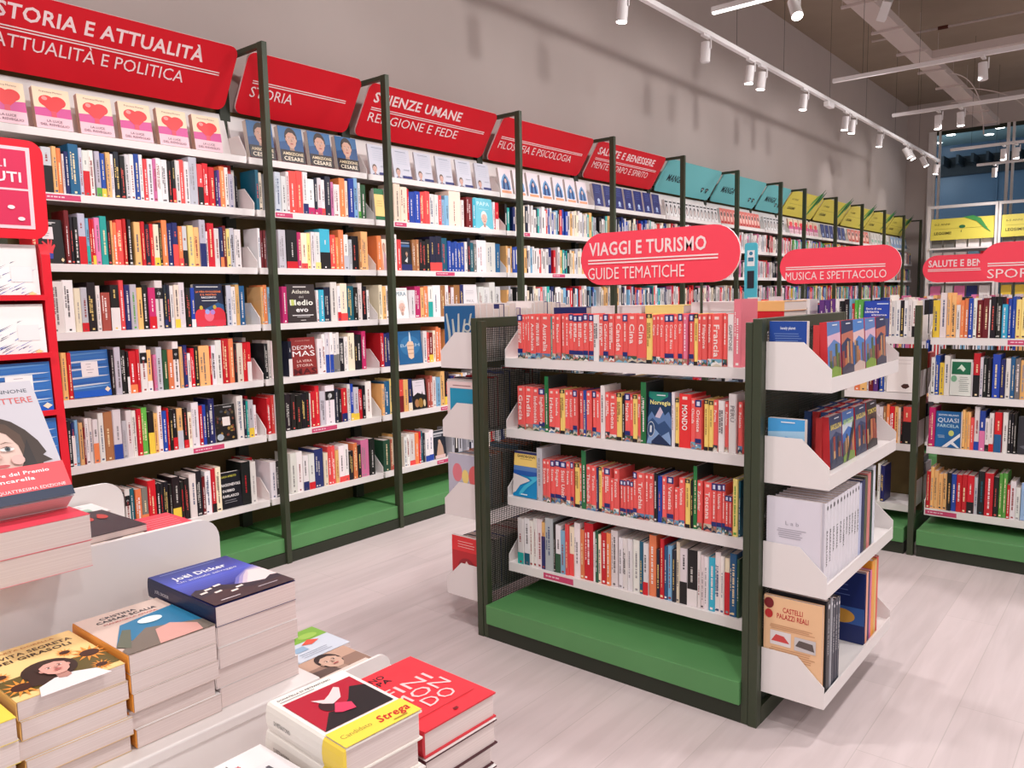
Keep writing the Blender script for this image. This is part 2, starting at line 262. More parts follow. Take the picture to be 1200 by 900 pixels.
def bookcase(i):
    y0, y1 = YS[i], YS[i + 1]; w = y1 - y0
    r = thing('wall_bookcase', 'dark green and white bookcase bay against the wall under the %s sign' % BAY[i], 'bookcase', (0, y0, 0), group='bookcase bays along the wall')
    MB().box((-.444, .0, 0), (-.43, w, 2.45)).build('back_panel', M_BACK, r)
    for k, z in enumerate(ZW):
        s = shelf_profile(-.43, -.15, .008, w - .008, z).build('shelf', M_WHITE, r)
        pl = [(-.43, 0, z - .03), (-.152, 0, z - .03), (-.152, 0, z + .035), (-.235, 0, z + .115), (-.43, 0, z + .115)]
        MB().prism([(p[0], w - .0085, p[2]) for p in pl], (0, .003, 0)).build('end_bracket', M_WHITE, s)
        if (i, k) in LABELS:
            a, ww = LABELS[(i, k)]; a = a - (y0 if i == 0 else 0)
            shelf_label(s, (-.15, a, z - .03), (0, 1, 0), (0, 0, 1), (1, 0, 0), ww)
    s = shelf_profile(-.43, -.2, .008, w - .008, 2.175).build('display_ledge', M_WHITE, r)
    MB().prism([(-.43, w - .0085, 2.15), (-.202, w - .0085, 2.15), (-.202, w - .0085, 2.20), (-.26, w - .0085, 2.29), (-.43, w - .0085, 2.29)], (0, .003, 0)).build('end_bracket', M_WHITE, s)
    MB().prism([(-.425, .01, 2.18), (-.33, .01, 2.18), (-.40, .01, 2.42), (-.425, .01, 2.42)], (0, w - .02, 0)).build('display_back_rest', M_WHITE, r)
    MB().box((-.43, .016, .062), (-.018, w - .016, .14)).build('plinth', M_GREEN, r, bevel=.003)
    MB().box((-.43, .001, 0), (-.012, w - .001, .0605)).build('kick_board', M_KICK, r)
    for yy in ([0] if i < 12 else [0, w]):
        MB().box((-.045, yy - .015, 0), (0, yy + .015, 2.72)).build('post', M_POST, r, bevel=.002)
        MB().box((-.444, yy - .014, 2.694), (-.0455, yy + .014, 2.718)).build('top_arm', M_POST, r)
        MB().box((-.4285, yy - .03, .141), (-.39, yy + .03, 2.69)).build('rear_upright', M_KICK, r)
    return r
for i in range(13): bookcase(i)

# ------------------------------------------------------------------ signs
def rounded(w, h, r, n=6):
    P = []
    for cx, cy, a in ((w - r, r, -90), (w - r, h - r, 0), (r, h - r, 90), (r, r, 180)):
        for k in range(n + 1):
            t = math.radians(a + 90 * k / n); P.append((cx + r * math.cos(t), cy + r * math.sin(t)))
    return P
def panel(mb, o, U, V, N, w, h, r, t, col, edge):
    o, U, V, N = Vector(o), Vector(U), Vector(V), Vector(N); P = rounded(w, h, r); n = len(P)
    F = [o + U * a + V * b for a, b in P]; B = [p - N * t for p in F]
    mb.add(F, [tuple(range(n))], col); mb.add(B, [tuple(range(n))[::-1]], col)
    mb.add(F + B, [(i, n + i, n + (i + 1) % n, (i + 1) % n) for i in range(n)], edge)
RED = (216, 20, 38); PINKW = (250, 226, 226)
def header(i, kind, top, low, wt, wl):
    w = YS[i + 1] - YS[i] - .06; L = math.hypot(.18, .285); V = (.18 / L, 0, .285 / L); U = (0, 1, 0); N = (.285 / L, 0, -.18 / L)
    cols = {'red': RED, 'teal': (112, 192, 196), 'yellow': (226, 212, 92)}
    nm = {'red': 'red slanted header sign', 'teal': 'teal slanted header sign', 'yellow': 'yellow slanted header sign with green leaf'}[kind]
    ex = {5: ' reading MANGA over the first manga bay', 6: ' reading MANGA over the middle manga bay', 7: ' reading MANGA over the narrow manga bay', 8: ' beside the last teal sign', 9: ', second of the yellow row', 10: ', third of the yellow row', 11: ', fourth of the yellow row', 12: ' nearest the corner'}
    r = thing('header_sign', nm + (ex.get(i) or ' reading %s' % (' '.join([top or '', low or '']).strip())), 'sign', (-.355, YS[i] + .03, 2.43))
    m = MB(); panel(m, (0, 0, 0), U, V, N, w, L, .045, .012, cols[kind], (246, 214, 214) if kind == 'red' else sc(cols[kind], 1.1)); m.build('sign_panel', M_PRINT, r)
    MB().box((-.07, .1, .02), (-.012, .14, .06)).box((-.07, w - .14, .02), (-.012, w - .1, .06)).build('bracket', M_POST, r)
    m = MB(); d = Draw(m, (0, 0, 0), U, V, N, .0008); d.l = 2
    if kind == 'red':
        u0 = .088 if i == 0 else .062
        if top: d.text(top, u0, .226, .064, PINKW, wt, bold=True)
        d.rect(u0, .188, w - .075, .1935, PINKW); d.rect(u0, .176, w - .075, .1815, PINKW)
        if low: d.text(low, u0, .104, .060, PINKW, wl)
    elif kind == 'teal':
        d.text('MANGA', .13, .125, .07, (16, 40, 52), .33, bold=True, shear=.1)
        for a in (.0, .09):
            e = w - .24 + a * 1.1; d.ell(e, .10, .040, .028, (16, 30, 40), 14, 20, 160); d.ell(e, .10, .018, .026, (16, 30, 40), 12); d.ell(e - .005, .108, .007, .009, (244, 244, 244), 8)
    else:
        d.text('0-5 ANNI' if i > 9 else '6-9 ANNI', .12, .215, .03, (120, 112, 50), .22); d.rect(.1, .165, w - .35, .168, (150, 140, 60)); d.text('LEGGIMI!', .12, .09, .036, (110, 104, 44), .26, bold=True)
    m.build('lettering', M_PRINT, r)
    if kind == 'yellow':
        m = MB(); d = Draw(m, (0, 0, 0), U, V, N, .002); d.l = 2
        for k, (a, b, s, t) in enumerate(((w - .30, .04, .40, 62), (w - .22, .16, .30, 74), (w - .36, .18, .27, 50), (w - .14, .22, .22, 66))):
            c, sn = math.cos(math.radians(t)), math.sin(math.radians(t)); pts = [(0, 0), (.25, .10), (.6, .12), (1, 0), (.6, -.07), (.25, -.06)]
            P3 = [d.P(a + s * (p * c - q * .9 * sn), b + s * (p * sn + q * .9 * c)) for p, q in pts]; m.prism(P3, Vector(N) * .003, ((60, 150, 80), (40, 120, 70), (110, 180, 90), (30, 100, 80))[k])
        m.build('leaf_cutout', M_PRINT, r)
for a in ((0, 'red', 'STORIA E ATTUALITÀ', 'ATTUALITÀ E POLITICA', .925, .845), (1, 'red', None, 'STORIA', 0, .27), (2, 'red', 'SCIENZE UMANE', 'RELIGIONE E FEDE', .78, .80), (3, 'red', None, 'FILOSOFIA E PSICOLOGIA', 0, .93),
          (4, 'red', 'SALUTE E BENESSERE', 'MENTE, CORPO E SPIRITO', .96, .94), (5, 'teal', None, None, 0, 0), (6, 'teal', None, None, 0, 0), (7, 'teal', None, None, 0, 0),
          (8, 'yellow', None, None, 0, 0), (9, 'yellow', None, None, 0, 0), (10, 'yellow', None, None, 0, 0), (11, 'yellow', None, None, 0, 0), (12, 'yellow', None, None, 0, 0)): header(*a)

# ------------------------------------------------------------------ free-standing islands
def wire_mesh(x, y0, y1, z0, z1, s=.0088, r=.0010):
    m = MB(); n = int((y1 - y0) / s)
    for k in range(n + 1): y = y0 + (y1 - y0) * k / n; m.box((x - r, y - r, z0), (x + r, y + r, z1))
    n = int((z1 - z0) / s)
    for k in range(n + 1): z = z0 + (z1 - z0) * k / n; m.box((x - r, y0, z - r), (x + r, y1, z + r))
    return m
PLATE = [(0, 0), (.2, 0), (.2, .07), (.115, .15), (0, .15)]
def tray(root, x, sgn, y0, y1, z):
    m = MB(); f = lambda a: x + sgn * a
    for yy in (y0, y1 - .003): m.prism([(f(a), yy, z + b) for a, b in PLATE], (0, .003, 0))
    m.box((min(f(0), f(.1955)), y0 + .003, z + .026), (max(f(0), f(.1955)), y1 - .003, z + .034)); m.box((min(f(.196), f(.2)), y0 + .003, z), (max(f(.196), f(.2)), y1 - .003, z + .045))
    return m.build('side_tray', M_WHITE, root)
TZ = [1.108, .812, .472, .118]
def island(label, x0, y0, lens, zs, D=.8415, H=1.3296, trays=(), mesh=True, back=True, up=0):
    r = thing('island_bookcase', label, 'bookcase', (x0, y0, 0)); x = 0; L = sum(lens)
    def lbl(k): pass
    for bi, l in enumerate(lens):
        for side in ((0, 1) if back else (0,)):
            for k, z in enumerate(zs):
                m = MB(); f = (lambda v: v) if side == 0 else (lambda v: D - v)
                pts = [(f(.40), z), (f(.40), z - .02), (f(.154), z - .02), (f(.154), z - .037), (f(.1415), z - .037), (f(.1415), z)]
                m.prism([(x + .034 + up, a, b) for a, b in pts], (l - .068 - 2 * up, 0, 0)); s = m.build('shelf', M_WHITE, r)
                for xx in (x + .0335 + up, x + l - .0365 - up):
                    MB().prism([(xx, f(a), z + b) for a, b in ((.40, -.03), (.1435, -.03), (.1435, .035), (.235, .115), (.40, .115))], (.003, 0, 0)).build('end_bracket', M_WHITE, s)
                if side == 0 and (bi, k) in lab: a, ww = lab[(bi, k)]; shelf_label(s, (x + a, .1415, z - .031), (1, 0, 0), (0, 0, 1), (0, -1, 0), ww)
        MB().box((x + .031 + up, -.010, .065), (x + l - .031 - up, D + .01, .1455)).build('plinth', M_GREEN, r, bevel=.003)
        MB().box((x + .031 + up, .004, 0), (x + l - .031 - up, D - .004, .0645)).build('kick_board', M_KICK, r)
        MB().box((x + .034, D / 2 - .008, .147), (x + l - .034, D / 2 + .008, 1.08)).build('center_panel', M_BACK, r)
        if up:
            for a in (x + .0315, x + l - .0315 - up + .001):
                for b in (.003, D - .035): MB().box((a, b, 0), (a + up - .001, b + .032, H - .012)).build('upright', M_POST, r, bevel=.0015)
        x += l
    xs = [0] + [sum(lens[:k + 1]) for k in range(len(lens))]
    for j, xx in enumerate(xs):
        for yy in (0, D - .04):
            MB().box((xx - (0 if j == 0 else .030 if j == len(xs) - 1 else .015), yy, 0), (xx + (.030 if j == 0 else 0 if j == len(xs) - 1 else .015), yy + .04, H)).build('post', M_POST, r, bevel=.002)
        if j in (0, len(xs) - 1):
            a = xx if j == 0 else xx - .03
            MB().box((a, .0405, H - .04), (a + .03, D - .0405, H)).build('top_rail', M_POST, r, bevel=.002)
            MB().box((a, .0405, 0), (a + .03, D - .0405, .06)).build('bottom_rail', M_POST, r)
            if mesh: wire_mesh(a + .015, .042, D - .042, .062, H - .042).build('wire_mesh_panel', M_MESH, r)
    for sgn in trays:
        for z in TZ: tray(r, (L + .002) if sgn > 0 else -.002, sgn, .03, .80, z + (0 if sgn > 0 else .012))
    return r
XI, YI, LI = 1.427, -.0737, 1.2086
ZB = [1.161, .866, .577, .290]; ZD = [1.157, .852, .572, .233]
lab = {(0, 3): (.243, .149)}
island('dark green island bookcase of red travel guides with white side trays', XI, YI, [LI], ZB, trays=(-1, 1), up=.024)
lab = {(1, 0): (.384, .12), (1, 3): (.04, .15)}
island('long island bookcase of music and sport books behind the travel guides', 1.398, 2.066, [LI, LI], ZD)
lab = {}
island('far island bookcase standing behind the music and sport island', 1.85, 4.2, [LI], ZD, mesh=False)
def stadium_sign(label, x, y, z, top, low, wt, wl, w=.70, h=.212, poles=(.16, .54)):
    r = thing('section_sign', label, 'sign', (x, y, z)); m = MB()
    panel(m, (0, 0, 0), (1, 0, 0), (0, 0, 1), (0, -1, 0), w, h, h / 2 - .001, .012, (250, 74, 94), (252, 230, 230)); m.build('sign_panel', M_PRINT, r)  # same red as the wall signs, with their stronger light put into the colour
    m = MB(); d = Draw(m, (0, 0, 0), (1, 0, 0), (0, 0, 1), (0, -1, 0), .0008); d.l = 2
    if top: d.text(top, .042, .122, .054, PINKW, wt, bold=True)
    d.rect(.038, .0985, w - .085, .1045, PINKW); d.rect(.038, .086, w - .085, .092, PINKW)
    if low: d.text(low, .038, .024, .050, PINKW, wl)
    m.build('lettering', M_PRINT, r)
    for p in poles: MB().cyl((p, .017, 1.09 - z), (p, .017, .12), .0055).build('pole', M_POST, r)
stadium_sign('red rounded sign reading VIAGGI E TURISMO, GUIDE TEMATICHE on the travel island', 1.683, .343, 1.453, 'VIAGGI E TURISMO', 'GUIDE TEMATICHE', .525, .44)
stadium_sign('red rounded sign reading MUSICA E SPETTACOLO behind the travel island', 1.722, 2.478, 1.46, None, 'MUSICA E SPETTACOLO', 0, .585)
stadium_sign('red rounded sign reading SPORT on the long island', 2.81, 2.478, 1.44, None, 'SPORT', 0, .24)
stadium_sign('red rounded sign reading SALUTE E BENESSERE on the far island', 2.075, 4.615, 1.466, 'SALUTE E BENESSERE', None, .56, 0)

# ------------------------------------------------------------------ books
def book_mb(w, d, h, col, paper=PAPER, t=.0015, inset=.003):
    m = MB(); c = min(w * .22, .003)
    P = [(0, d), (0, c), (c, 0), (w - c, 0), (w, c), (w, d), (w - t, d), (w - t, t), (t, t), (t, d)]
    m.prism([(x, y, 0) for x, y in P], (0, 0, h), col)
    m.box((t, t, .0015), (w - t, d - inset, h - inset), paper)
    return m
def marks(d, w, h, col, lo=.12, hi=.9, maxw=.5):
    """rows of small letter-like strokes running up the spine"""
    k = min(w * random.uniform(.16, .32), .0075); u = w * random.uniform(.36, .5) - k * .2; v = h * random.uniform(lo, lo + .2); end = h * random.uniform(hi - .25, hi); d.l = 3
    while v < end:
        s = random.uniform(.002, .007); s = min(s, end - v + .001); d.l = 3; d.rect(u, v, u + k, v + s, col); v += s + random.choice((.0014, .0014, .0014, .005))
    if random.random() < .6: d.l = 3; a = min(w * .3, .005); d.rect(w / 2 - a, h * .03, w / 2 + a, h * .03 + 1.6 * a, col)
def photo_strip(d, w, hh):
    P = [(90, 130, 170), (200, 190, 170), (60, 90, 70), (150, 120, 100), (230, 225, 220), (40, 50, 70), (120, 170, 190), (190, 120, 110)]
    a = random.sample(P, 4); d.l = 1; d.rect(0, 0, w, hh, a[0]); d.l = 2
    d.poly([(0, hh * .3), (w * .4, hh * .75), (w * .7, hh * .45), (w, hh * .6), (w, 0), (0, 0)], a[1]); d.l = 3; d.poly([(0, 0), (w * .5, hh * .35), (w, hh * .1), (w, 0)], a[2]); d.l = 3
    d.rect(w * .1, hh * .55, w * .35, hh * .85, a[3])
LPR = (240, 97, 93); NAVY = (30, 44, 112)
def spine_book(code, w):
    """returns mesh builder, depth, height, colour words"""
    txt = None; tall = code.endswith('+'); short = code.endswith('-'); code = code.rstrip('+-')
    if '=' in code: code, txt = code.split('='); txt = txt.replace('_', ' ')
    if code[0] in 'LW' or (code == 'Y' and w < .03 and spine_book.guides):
        h = .178 if not short else .14
        if tall: h = .205
        h += random.uniform(-.003, .002); dp = .118
        if code == 'W': col = (238, 232, 230); tc = (120, 112, 116)
        elif code == 'Y': col = (247, 216, 120); tc = (170, 140, 80)
        elif code == 'LM': col = (232, 50, 52); tc = (252, 240, 236); h = .192
        elif code == 'Lp': col = (232, 120, 150); tc = (252, 236, 240)
        else: col = sc(LPR, random.uniform(.96, 1.03)); tc = (252, 228, 222)
        m = book_mb(w, dp, h, col); d = Draw(m, (0, 0, 0), (1, 0, 0), (0, 0, 1), (0, -1, 0)); words_ = {'W': 'white', 'Y': 'yellow', 'LM': 'thick red', 'Lp': 'pink'}.get(code, 'coral red')
        if code[0] == 'L' and code != 'LM': photo_strip(d, w, h * random.uniform(.11, .16))
        if code == 'LB':
            d.l = 4; d.rect(0, h * .86, w, h, NAVY); d.rect(0, h * .13, w, h * .22, NAVY); d.rect(w * .25, h * .885, w * .75, h * .97, (214, 220, 240)); words_ = 'navy-capped coral red'
        elif code[0] == 'L': d.l = 4; d.rect(w * .3, h * .9, w * .7, h * .955, (250, 214, 206))
        if code == 'Y':
            d.l = 3; d.rect(0, 0, w, h * .075, (30, 28, 30)); d.rect(0, h * .92, w, h, (44, 40, 40)); d.ell(w / 2, h * .955, w * .25, w * .25, (200, 180, 110), 10)
        if txt:
            k = min(w * .62, .024); L = min(h * .62, k * .72 * len(txt) + .004); d.l = 6
            d.text(txt, w * .5 - k * .42, h * .80, k * .86, tc, L, rot=-90, bold=(code[0] == 'L'))
        else:
            n = 1 if w < .02 else 2
            for q in range(n):
                v = h * .82; u = w * (.5 if n == 1 else (.62, .3)[q]); end = h * random.uniform(.3, .55)
                while v > end:
                    s = random.uniform(.003, .008); d.l = 6; k = min(w * .13, .0028); d.rect(u - k, v - s, u + k, v, tc); v -= s + random.choice((.0012, .0012, .004))
        return m, dp, h, words_, txt
    h = random.uniform(.193, .212)
    if tall: h = random.uniform(.218, .235)
    if short: h = random.uniform(.168, .184)
    dp = random.uniform(.13, .15); fr = .35
    if '=' not in code and len(code) > 1 and code[1] in PAL: second = code[1]
    else: second = None
    return None, dp, h, code, second
spine_book.guides = False
def make_spine(code, w):
    raw = code
    if '=' in code and not (code[0] in 'LW'):
        head, frs = code.split('=', 1); plus = frs[-1] if frs[-1] in '+-' else ''; fr = int(frs.rstrip('+-')) / 100; code = head + plus
    else: fr = .35
    m, dp, h, a, b = spine_book(code, w)
    if m is not None: return m, dp, h, a, b
    main = a[0]; c1 = sc(PAL[main], random.uniform(.93, 1.05)); c1 = tuple(min(255, v + random.uniform(-5, 5)) for v in c1)
    m = book_mb(w, dp, h, c1 if main != 'j' else (44, 50, 48)); d = Draw(m, (0, 0, 0), (1, 0, 0), (0, 0, 1), (0, -1, 0)); words_ = CN[main]
    if main == 'j': d.rect(0, 0, w, h, c1)
    if main in 'kKnT': tc = random.choice(((225, 220, 216), (200, 196, 190), (220, 90, 80), (230, 200, 120)))
    elif main in DARK: tc = random.choice(((250, 236, 232), (246, 226, 180), (250, 240, 240)))
    else: tc = random.choice(((70, 66, 70), (110, 104, 106), (150, 60, 60), (60, 80, 120), (150, 146, 150)))
    if b:
        words_ = '%s-and-%s' % (CN[main].split()[-1].split('-')[0], CN[b].split()[-1].split('-')[0])
        if fr > 0: d.l = 2; d.rect(0, 0, w, h * fr, PAL[b])
        else:   # an emblem block near the top of the spine, or strokes in the second colour
            if raw.startswith('wk'): d.l = 2; d.rect(0, h * .62, w, h * .85, (26, 24, 26)); d.ell(w / 2, h * .73, w * .22, w * .22, (210, 210, 212), 12)
            else: tc = PAL[b]
    if w > .007: marks(d, w, h, tc, lo=.12 if not b or fr == 0 else min(.6, fr + .05))
    if w > .02 and random.random() < .5 and not b: marks(d, w * .45, h, tc, .3, .95)
    return m, dp, h, words_, None

# ---- printed covers: D = Draw on the cover, w x h in metres
def cover(D, n, w, h):
    R = lambda a, b, c, d, col: D.rect(a * w, b * h, c * w, d * h, col)
    E = lambda a, b, c, d, col, **k: D.ell(a * w, b * h, c * w, d * h, col, **k)
    G = lambda pts, col: D.poly([(a * w, b * h) for a, b in pts], col)
    T = lambda s, a, b, hh, col, ww=None, **k: D.text(s, a * w, b * h, hh * h, col, None if ww is None else ww * w, **k)
    wt = (244, 240, 240)
    def lines(a, b, y0, y1, n_, col):
        for i in range(n_):
            D.l = 6; y = y1 - (y1 - y0) * i / max(1, n_ - 1); R(a + random.uniform(0, .06), y, b - random.uniform(0, .12), y + .010, col)
    def bust(cx, cy, s, skin, hair, cloth):
        q = w / h
        G([(cx - 1.3 * s, cy - 2.2 * s * q), (cx - 1.05 * s, cy - 1.35 * s * q), (cx - .35 * s, cy - .95 * s * q), (cx + .35 * s, cy - .95 * s * q), (cx + 1.05 * s, cy - 1.35 * s * q), (cx + 1.3 * s, cy - 2.2 * s * q)], cloth)
        E(cx, cy + .16 * s * q, .62 * s, .82 * s * q, hair); G([(cx - .24 * s, cy - 1.1 * s * q), (cx - .2 * s, cy - .4 * s * q), (cx + .2 * s, cy - .4 * s * q), (cx + .24 * s, cy - 1.1 * s * q), (cx, cy - 1.25 * s * q)], sc(skin, .82))
        for e in (-.5, .5): E(cx + e * s, cy - .05 * s * q, .08 * s, .14 * s * q, sc(skin, .9), n=10)
        G([(cx - .48 * s, cy + .3 * s * q), (cx - .5 * s, cy - .1 * s * q), (cx - .4 * s, cy - .48 * s * q), (cx - .16 * s, cy - .76 * s * q), (cx + .16 * s, cy - .76 * s * q), (cx + .4 * s, cy - .48 * s * q), (cx + .5 * s, cy - .1 * s * q), (cx + .48 * s, cy + .3 * s * q), (cx + .2 * s, cy + .56 * s * q), (cx - .2 * s, cy + .56 * s * q)], skin)
        for e in (-.2, .2):
            G([(cx + (e - .12) * s, cy + .14 * s * q), (cx + e * s, cy + .2 * s * q), (cx + (e + .12) * s, cy + .14 * s * q), (cx + e * s, cy + .17 * s * q)], sc(hair, .8)); E(cx + e * s, cy + .04 * s * q, .095 * s, .045 * s * q, (236, 226, 220), n=10); E(cx + e * s, cy + .04 * s * q, .045 * s, .045 * s * q, (54, 40, 36), n=8)
        G([(cx, cy + .06 * s * q), (cx + .1 * s, cy - .2 * s * q), (cx - .05 * s, cy - .22 * s * q)], sc(skin, .84)); E(cx, cy - .4 * s * q, .17 * s, .05 * s * q, (176, 84, 84), n=10)
    if n == 'hand':
        R(0, 0, 1, 1, (22, 18, 20)); R(.18, .55, .62, .83, (226, 214, 216)); lines(.22, .55, .62, .78, 4, (120, 110, 112)); R(.2, .92, .75, .935, wt); R(.2, .89, .6, .902, wt)
        G([(.3, .22), (.28, .36), (.12, .48), (.17, .5), (.34, .42), (.36, .55), (.42, .55), (.43, .42), (.5, .54), (.55, .52), (.5, .38), (.62, .44), (.65, .4), (.55, .28), (.52, .18)], (218, 52, 62)); G([(.3, .1), (.29, .24), (.54, .22), (.52, .1)], (52, 62, 150)); G([(.83, .08), (.9, .13), (.97, .08), (.9, .03)], (240, 206, 160))
    elif n == 'rivoluzione':
        R(0, 0, 1, 1, (26, 34, 62)); G([(0, 0), (1, 0), (1, .5), (.8, .56), (0, .3)], (38, 84, 132)); T('LA VERA RIVOLUZIONE', .5, .80, .045, (240, 130, 70), .86, al='c', bold=True); T('E IL NOSTRO', .5, .73, .04, (240, 130, 70), .55, al='c', bold=True); T('RACCONTO', .5, .665, .04, wt, .5, al='c', bold=True)
        R(.1, .93, .85, .945, wt); R(.25, .60, .78, .612, wt); E(.2, .2, .24, .22, (214, 46, 58)); E(.78, .2, .26, .24, (206, 40, 54)); R(0, 0, 1, .14, (210, 50, 70)); E(.45, .24, .16, .13, (232, 110, 130)); E(.4, .34, .08, .06, (150, 160, 220)); E(.58, .33, .08, .06, (170, 130, 200)); E(.2, .44, .06, .05, (200, 170, 60)); E(.66, .45, .06, .05, (190, 160, 60))
    elif n == 'stripes':
        R(0, 0, 1, 1, (46, 104, 176))
        for i, (y, c) in enumerate(((.92, (90, 140, 196)), (.85, (58, 112, 176)), (.76, (200, 206, 216)), (.66, (40, 80, 140)), (.6, (196, 204, 216)), (.5, (52, 110, 182)), (.42, (204, 208, 216)), (.3, (38, 90, 170)), (.25, (206, 212, 220)), (.2, (120, 168, 220)))): D.l = 2; G([(0, y - .02), (.9, y + .015), (1, y + .03), (.7, y + .035), (0, y + .02)], c)
        R(0, 0, 1, .14, (24, 92, 196)); D.l = 4; R(.26, .44, .7, .76, (238, 230, 230)); lines(.38, .6, .52, .7, 4, (160, 150, 156)); G([(.82, .14), (.9, .2), (.98, .14), (.9, .08)], (246, 222, 196))
    elif n == 'wave':
        R(0, 0, 1, 1, (238, 234, 232)); rr = random.Random(4)
        for i in range(46):
            a = rr.uniform(0, .75); b = rr.uniform(.02, .8) * (1 - a * .3); L = rr.uniform(.08, .26); c = rr.choice(((52, 74, 150), (90, 120, 190), (30, 44, 90), (140, 160, 210))); D.l = 2 + i % 4
            if b + L * .7 < .95: G([(a, b), (a + L, b + L * .55), (a + L + .02, b + L * .6), (a + .02, b + .025)], c)
        D.l = 7; R(.55, .3, .9, .6, (232, 226, 226)); lines(.6, .82, .38, .54, 4, (170, 166, 172)); G([(.8, .08), (.87, .12), (.94, .08), (.87, .04)], (238, 212, 150))
    elif n == 'floral':
        R(0, 0, 1, 1, (26, 24, 22)); rr = random.Random(3)
        for i in range(34): D.l = 2 + i % 3; E(rr.uniform(.1, .9), rr.uniform(.06, .85), rr.uniform(.03, .09), rr.uniform(.02, .06), rr.choice(((150, 120, 60), (96, 84, 60), (120, 60, 44), (70, 72, 80), (60, 48, 34))), n=8)
        D.l = 6; E(.2, .12, .16, .09, (170, 180, 190)); R(.36, .42, .72, .66, (232, 222, 216)); R(.45, .92, .85, .95, (170, 170, 172))
    elif n == 'garlasco':
        R(0, 0, 1, 1, (20, 22, 30)); T('CASO APERTO', .05, .86, .055, (196, 190, 70), .75, bold=True); T("RAGIONEVOLE", .04, .62, .075, wt, .92, bold=True); T('DUBBIO', .08, .46, .07, wt, .58, bold=True); T('GARLASCO', .04, .31, .07, wt, .8, bold=True); lines(.1, .8, .16, .22, 2, (170, 170, 176))
    elif n == 'greencream':
        R(0, 0, 1, 1, (244, 206, 130)); R(0, .82, 1, 1, (30, 110, 66)); R(0, 0, 1, .12, (26, 100, 60)); lines(.2, .8, .45, .6, 3, (160, 130, 80))
    elif n == 'statue':
        R(0, 0, 1, 1, (240, 224, 206)); R(0, 0, .3, 1, (230, 150, 110)); E(.6, .72, .22, .17, (170, 120, 100)); E(.62, .7, .14, .12, (206, 160, 140)); G([(.3, 0), (.45, .58), (.75, .56), (.95, 0)], (190, 150, 160))
    elif n == 'papa':
        R(0, 0, 1, 1, (110, 196, 214)); T('PAPA', .5, .76, .13, (196, 226, 232), .7, al='c', bold=True); R(.25, .64, .8, .652, (190, 220, 226)); bust(.5, .34, .28, (226, 180, 164), (236, 226, 222), (244, 240, 238))
    elif n == 'speaker':
        R(0, 0, 1, 1, (22, 24, 36)); R(.05, .9, .9, .93, (180, 186, 200)); R(.05, .78, .9, .86, (60, 100, 150)); R(0, 0, 1, .2, (30, 40, 100)); bust(.55, .55, .2, (190, 150, 130), (70, 50, 40), (40, 42, 54)); G([(.3, .3), (.6, .45), (.55, .25)], (220, 216, 214))
    elif n == 'pera':
        R(0, 0, 1, 1, (244, 238, 236)); T('PERA', .5, .74, .13, (96, 140, 156), .8, al='c', bold=True); R(.15, .92, .85, .935, (140, 140, 150)); bust(.5, .36, .42, (226, 186, 170), (232, 224, 220), (246, 242, 240))
    elif n == 'saint': R(0, 0, 1, 1, (226, 220, 222)); T('PAUL', .5, .42, .09, (140, 136, 146), .5, al='c'); lines(.2, .8, .7, .8, 3, (180, 174, 180)); E(.6, .12, .06, .07, (90, 70, 80))
    elif n == 'sculpture':
        R(0, 0, 1, 1, (34, 96, 146)); E(.5, .55, .42, .3, (50, 116, 166)); T('BACH', .5, .52, .1, (170, 196, 214), .8, al='c'); G([(.4, .2), (.36, .6), (.42, .68), (.62, .68), (.66, .58), (.62, .18), (.5, .14)], (232, 196, 168)); G([(.46, .68), (.49, .97), (.53, .97), (.56, .68)], (200, 214, 224))
        for v in (.3, .42, .54): R(.38, v, .64, v + .03, (196, 160, 134))
    elif n == 'magi': R(0, 0, 1, 1, (28, 26, 26)); G([(.1, .45), (.1, .97), (.9, .97), (.9, .45), (.6, .5), (.4, .55)], (222, 212, 220)); lines(.25, .75, .78, .88, 2, (150, 146, 160)); E(.3, .2, .14, .14, (170, 120, 80)); E(.55, .2, .16, .16, (150, 112, 50)); E(.8, .18, .08, .12, (210, 190, 150)); G([(.5, .42), (.66, .5), (.7, .58), (.75, .44), (.6, .38)], (30, 28, 30))
    elif n == 'angel': R(0, 0, 1, 1, (30, 36, 48)); R(.08, .86, .9, .93, (190, 190, 196)); R(.08, .78, .7, .83, (170, 170, 178)); G([(.2, .1), (.35, .45), (.45, .62), (.6, .6), (.75, .4), (.8, .1)], (196, 160, 140)); E(.5, .6, .1, .07, (206, 172, 150)); R(.1, 0, .9, .12, (220, 190, 186))
    elif n == 'atlante':
        R(0, 0, 1, 1, (52, 42, 42)); R(.25, .92, .7, .945, (220, 214, 210)); T('Atlante', .5, .76, .10, (214, 210, 196), .62, al='c', bold=True); T('del', .5, .64, .06, (200, 196, 190), .16, al='c'); T('Medio', .5, .45, .15, (236, 236, 226), .8, al='c', bold=True); T('evo', .5, .27, .13, wt, .42, al='c', bold=True); R(.15, .17, .88, .19, wt); R(.3, .13, .75, .145, (190, 186, 186)); R(.42, .04, .6, .055, (220, 214, 210))
        D.l = 7; G([(.14, .44), (.14, .6), (.24, .6), (.24, .44)], (196, 206, 110))
    elif n == 'decima':
        R(0, 0, 1, 1, (140, 42, 40)); T('A CURA DI STORICI', .5, .9, .03, (220, 170, 160), .6, al='c'); T('DECIMA', .5, .68, .11, wt, .86, al='c'); T('MAS', .5, .50, .15, wt, .9, al='c'); T('LA VERA', .5, .34, .07, (240, 206, 196), .6, al='c'); T('STORIA', .5, .22, .07, (240, 206, 196), .66, al='c'); T('MAS', .5, .02, .16, (80, 20, 24), .92, al='c', bold=True)
    elif n == 'norvegia':
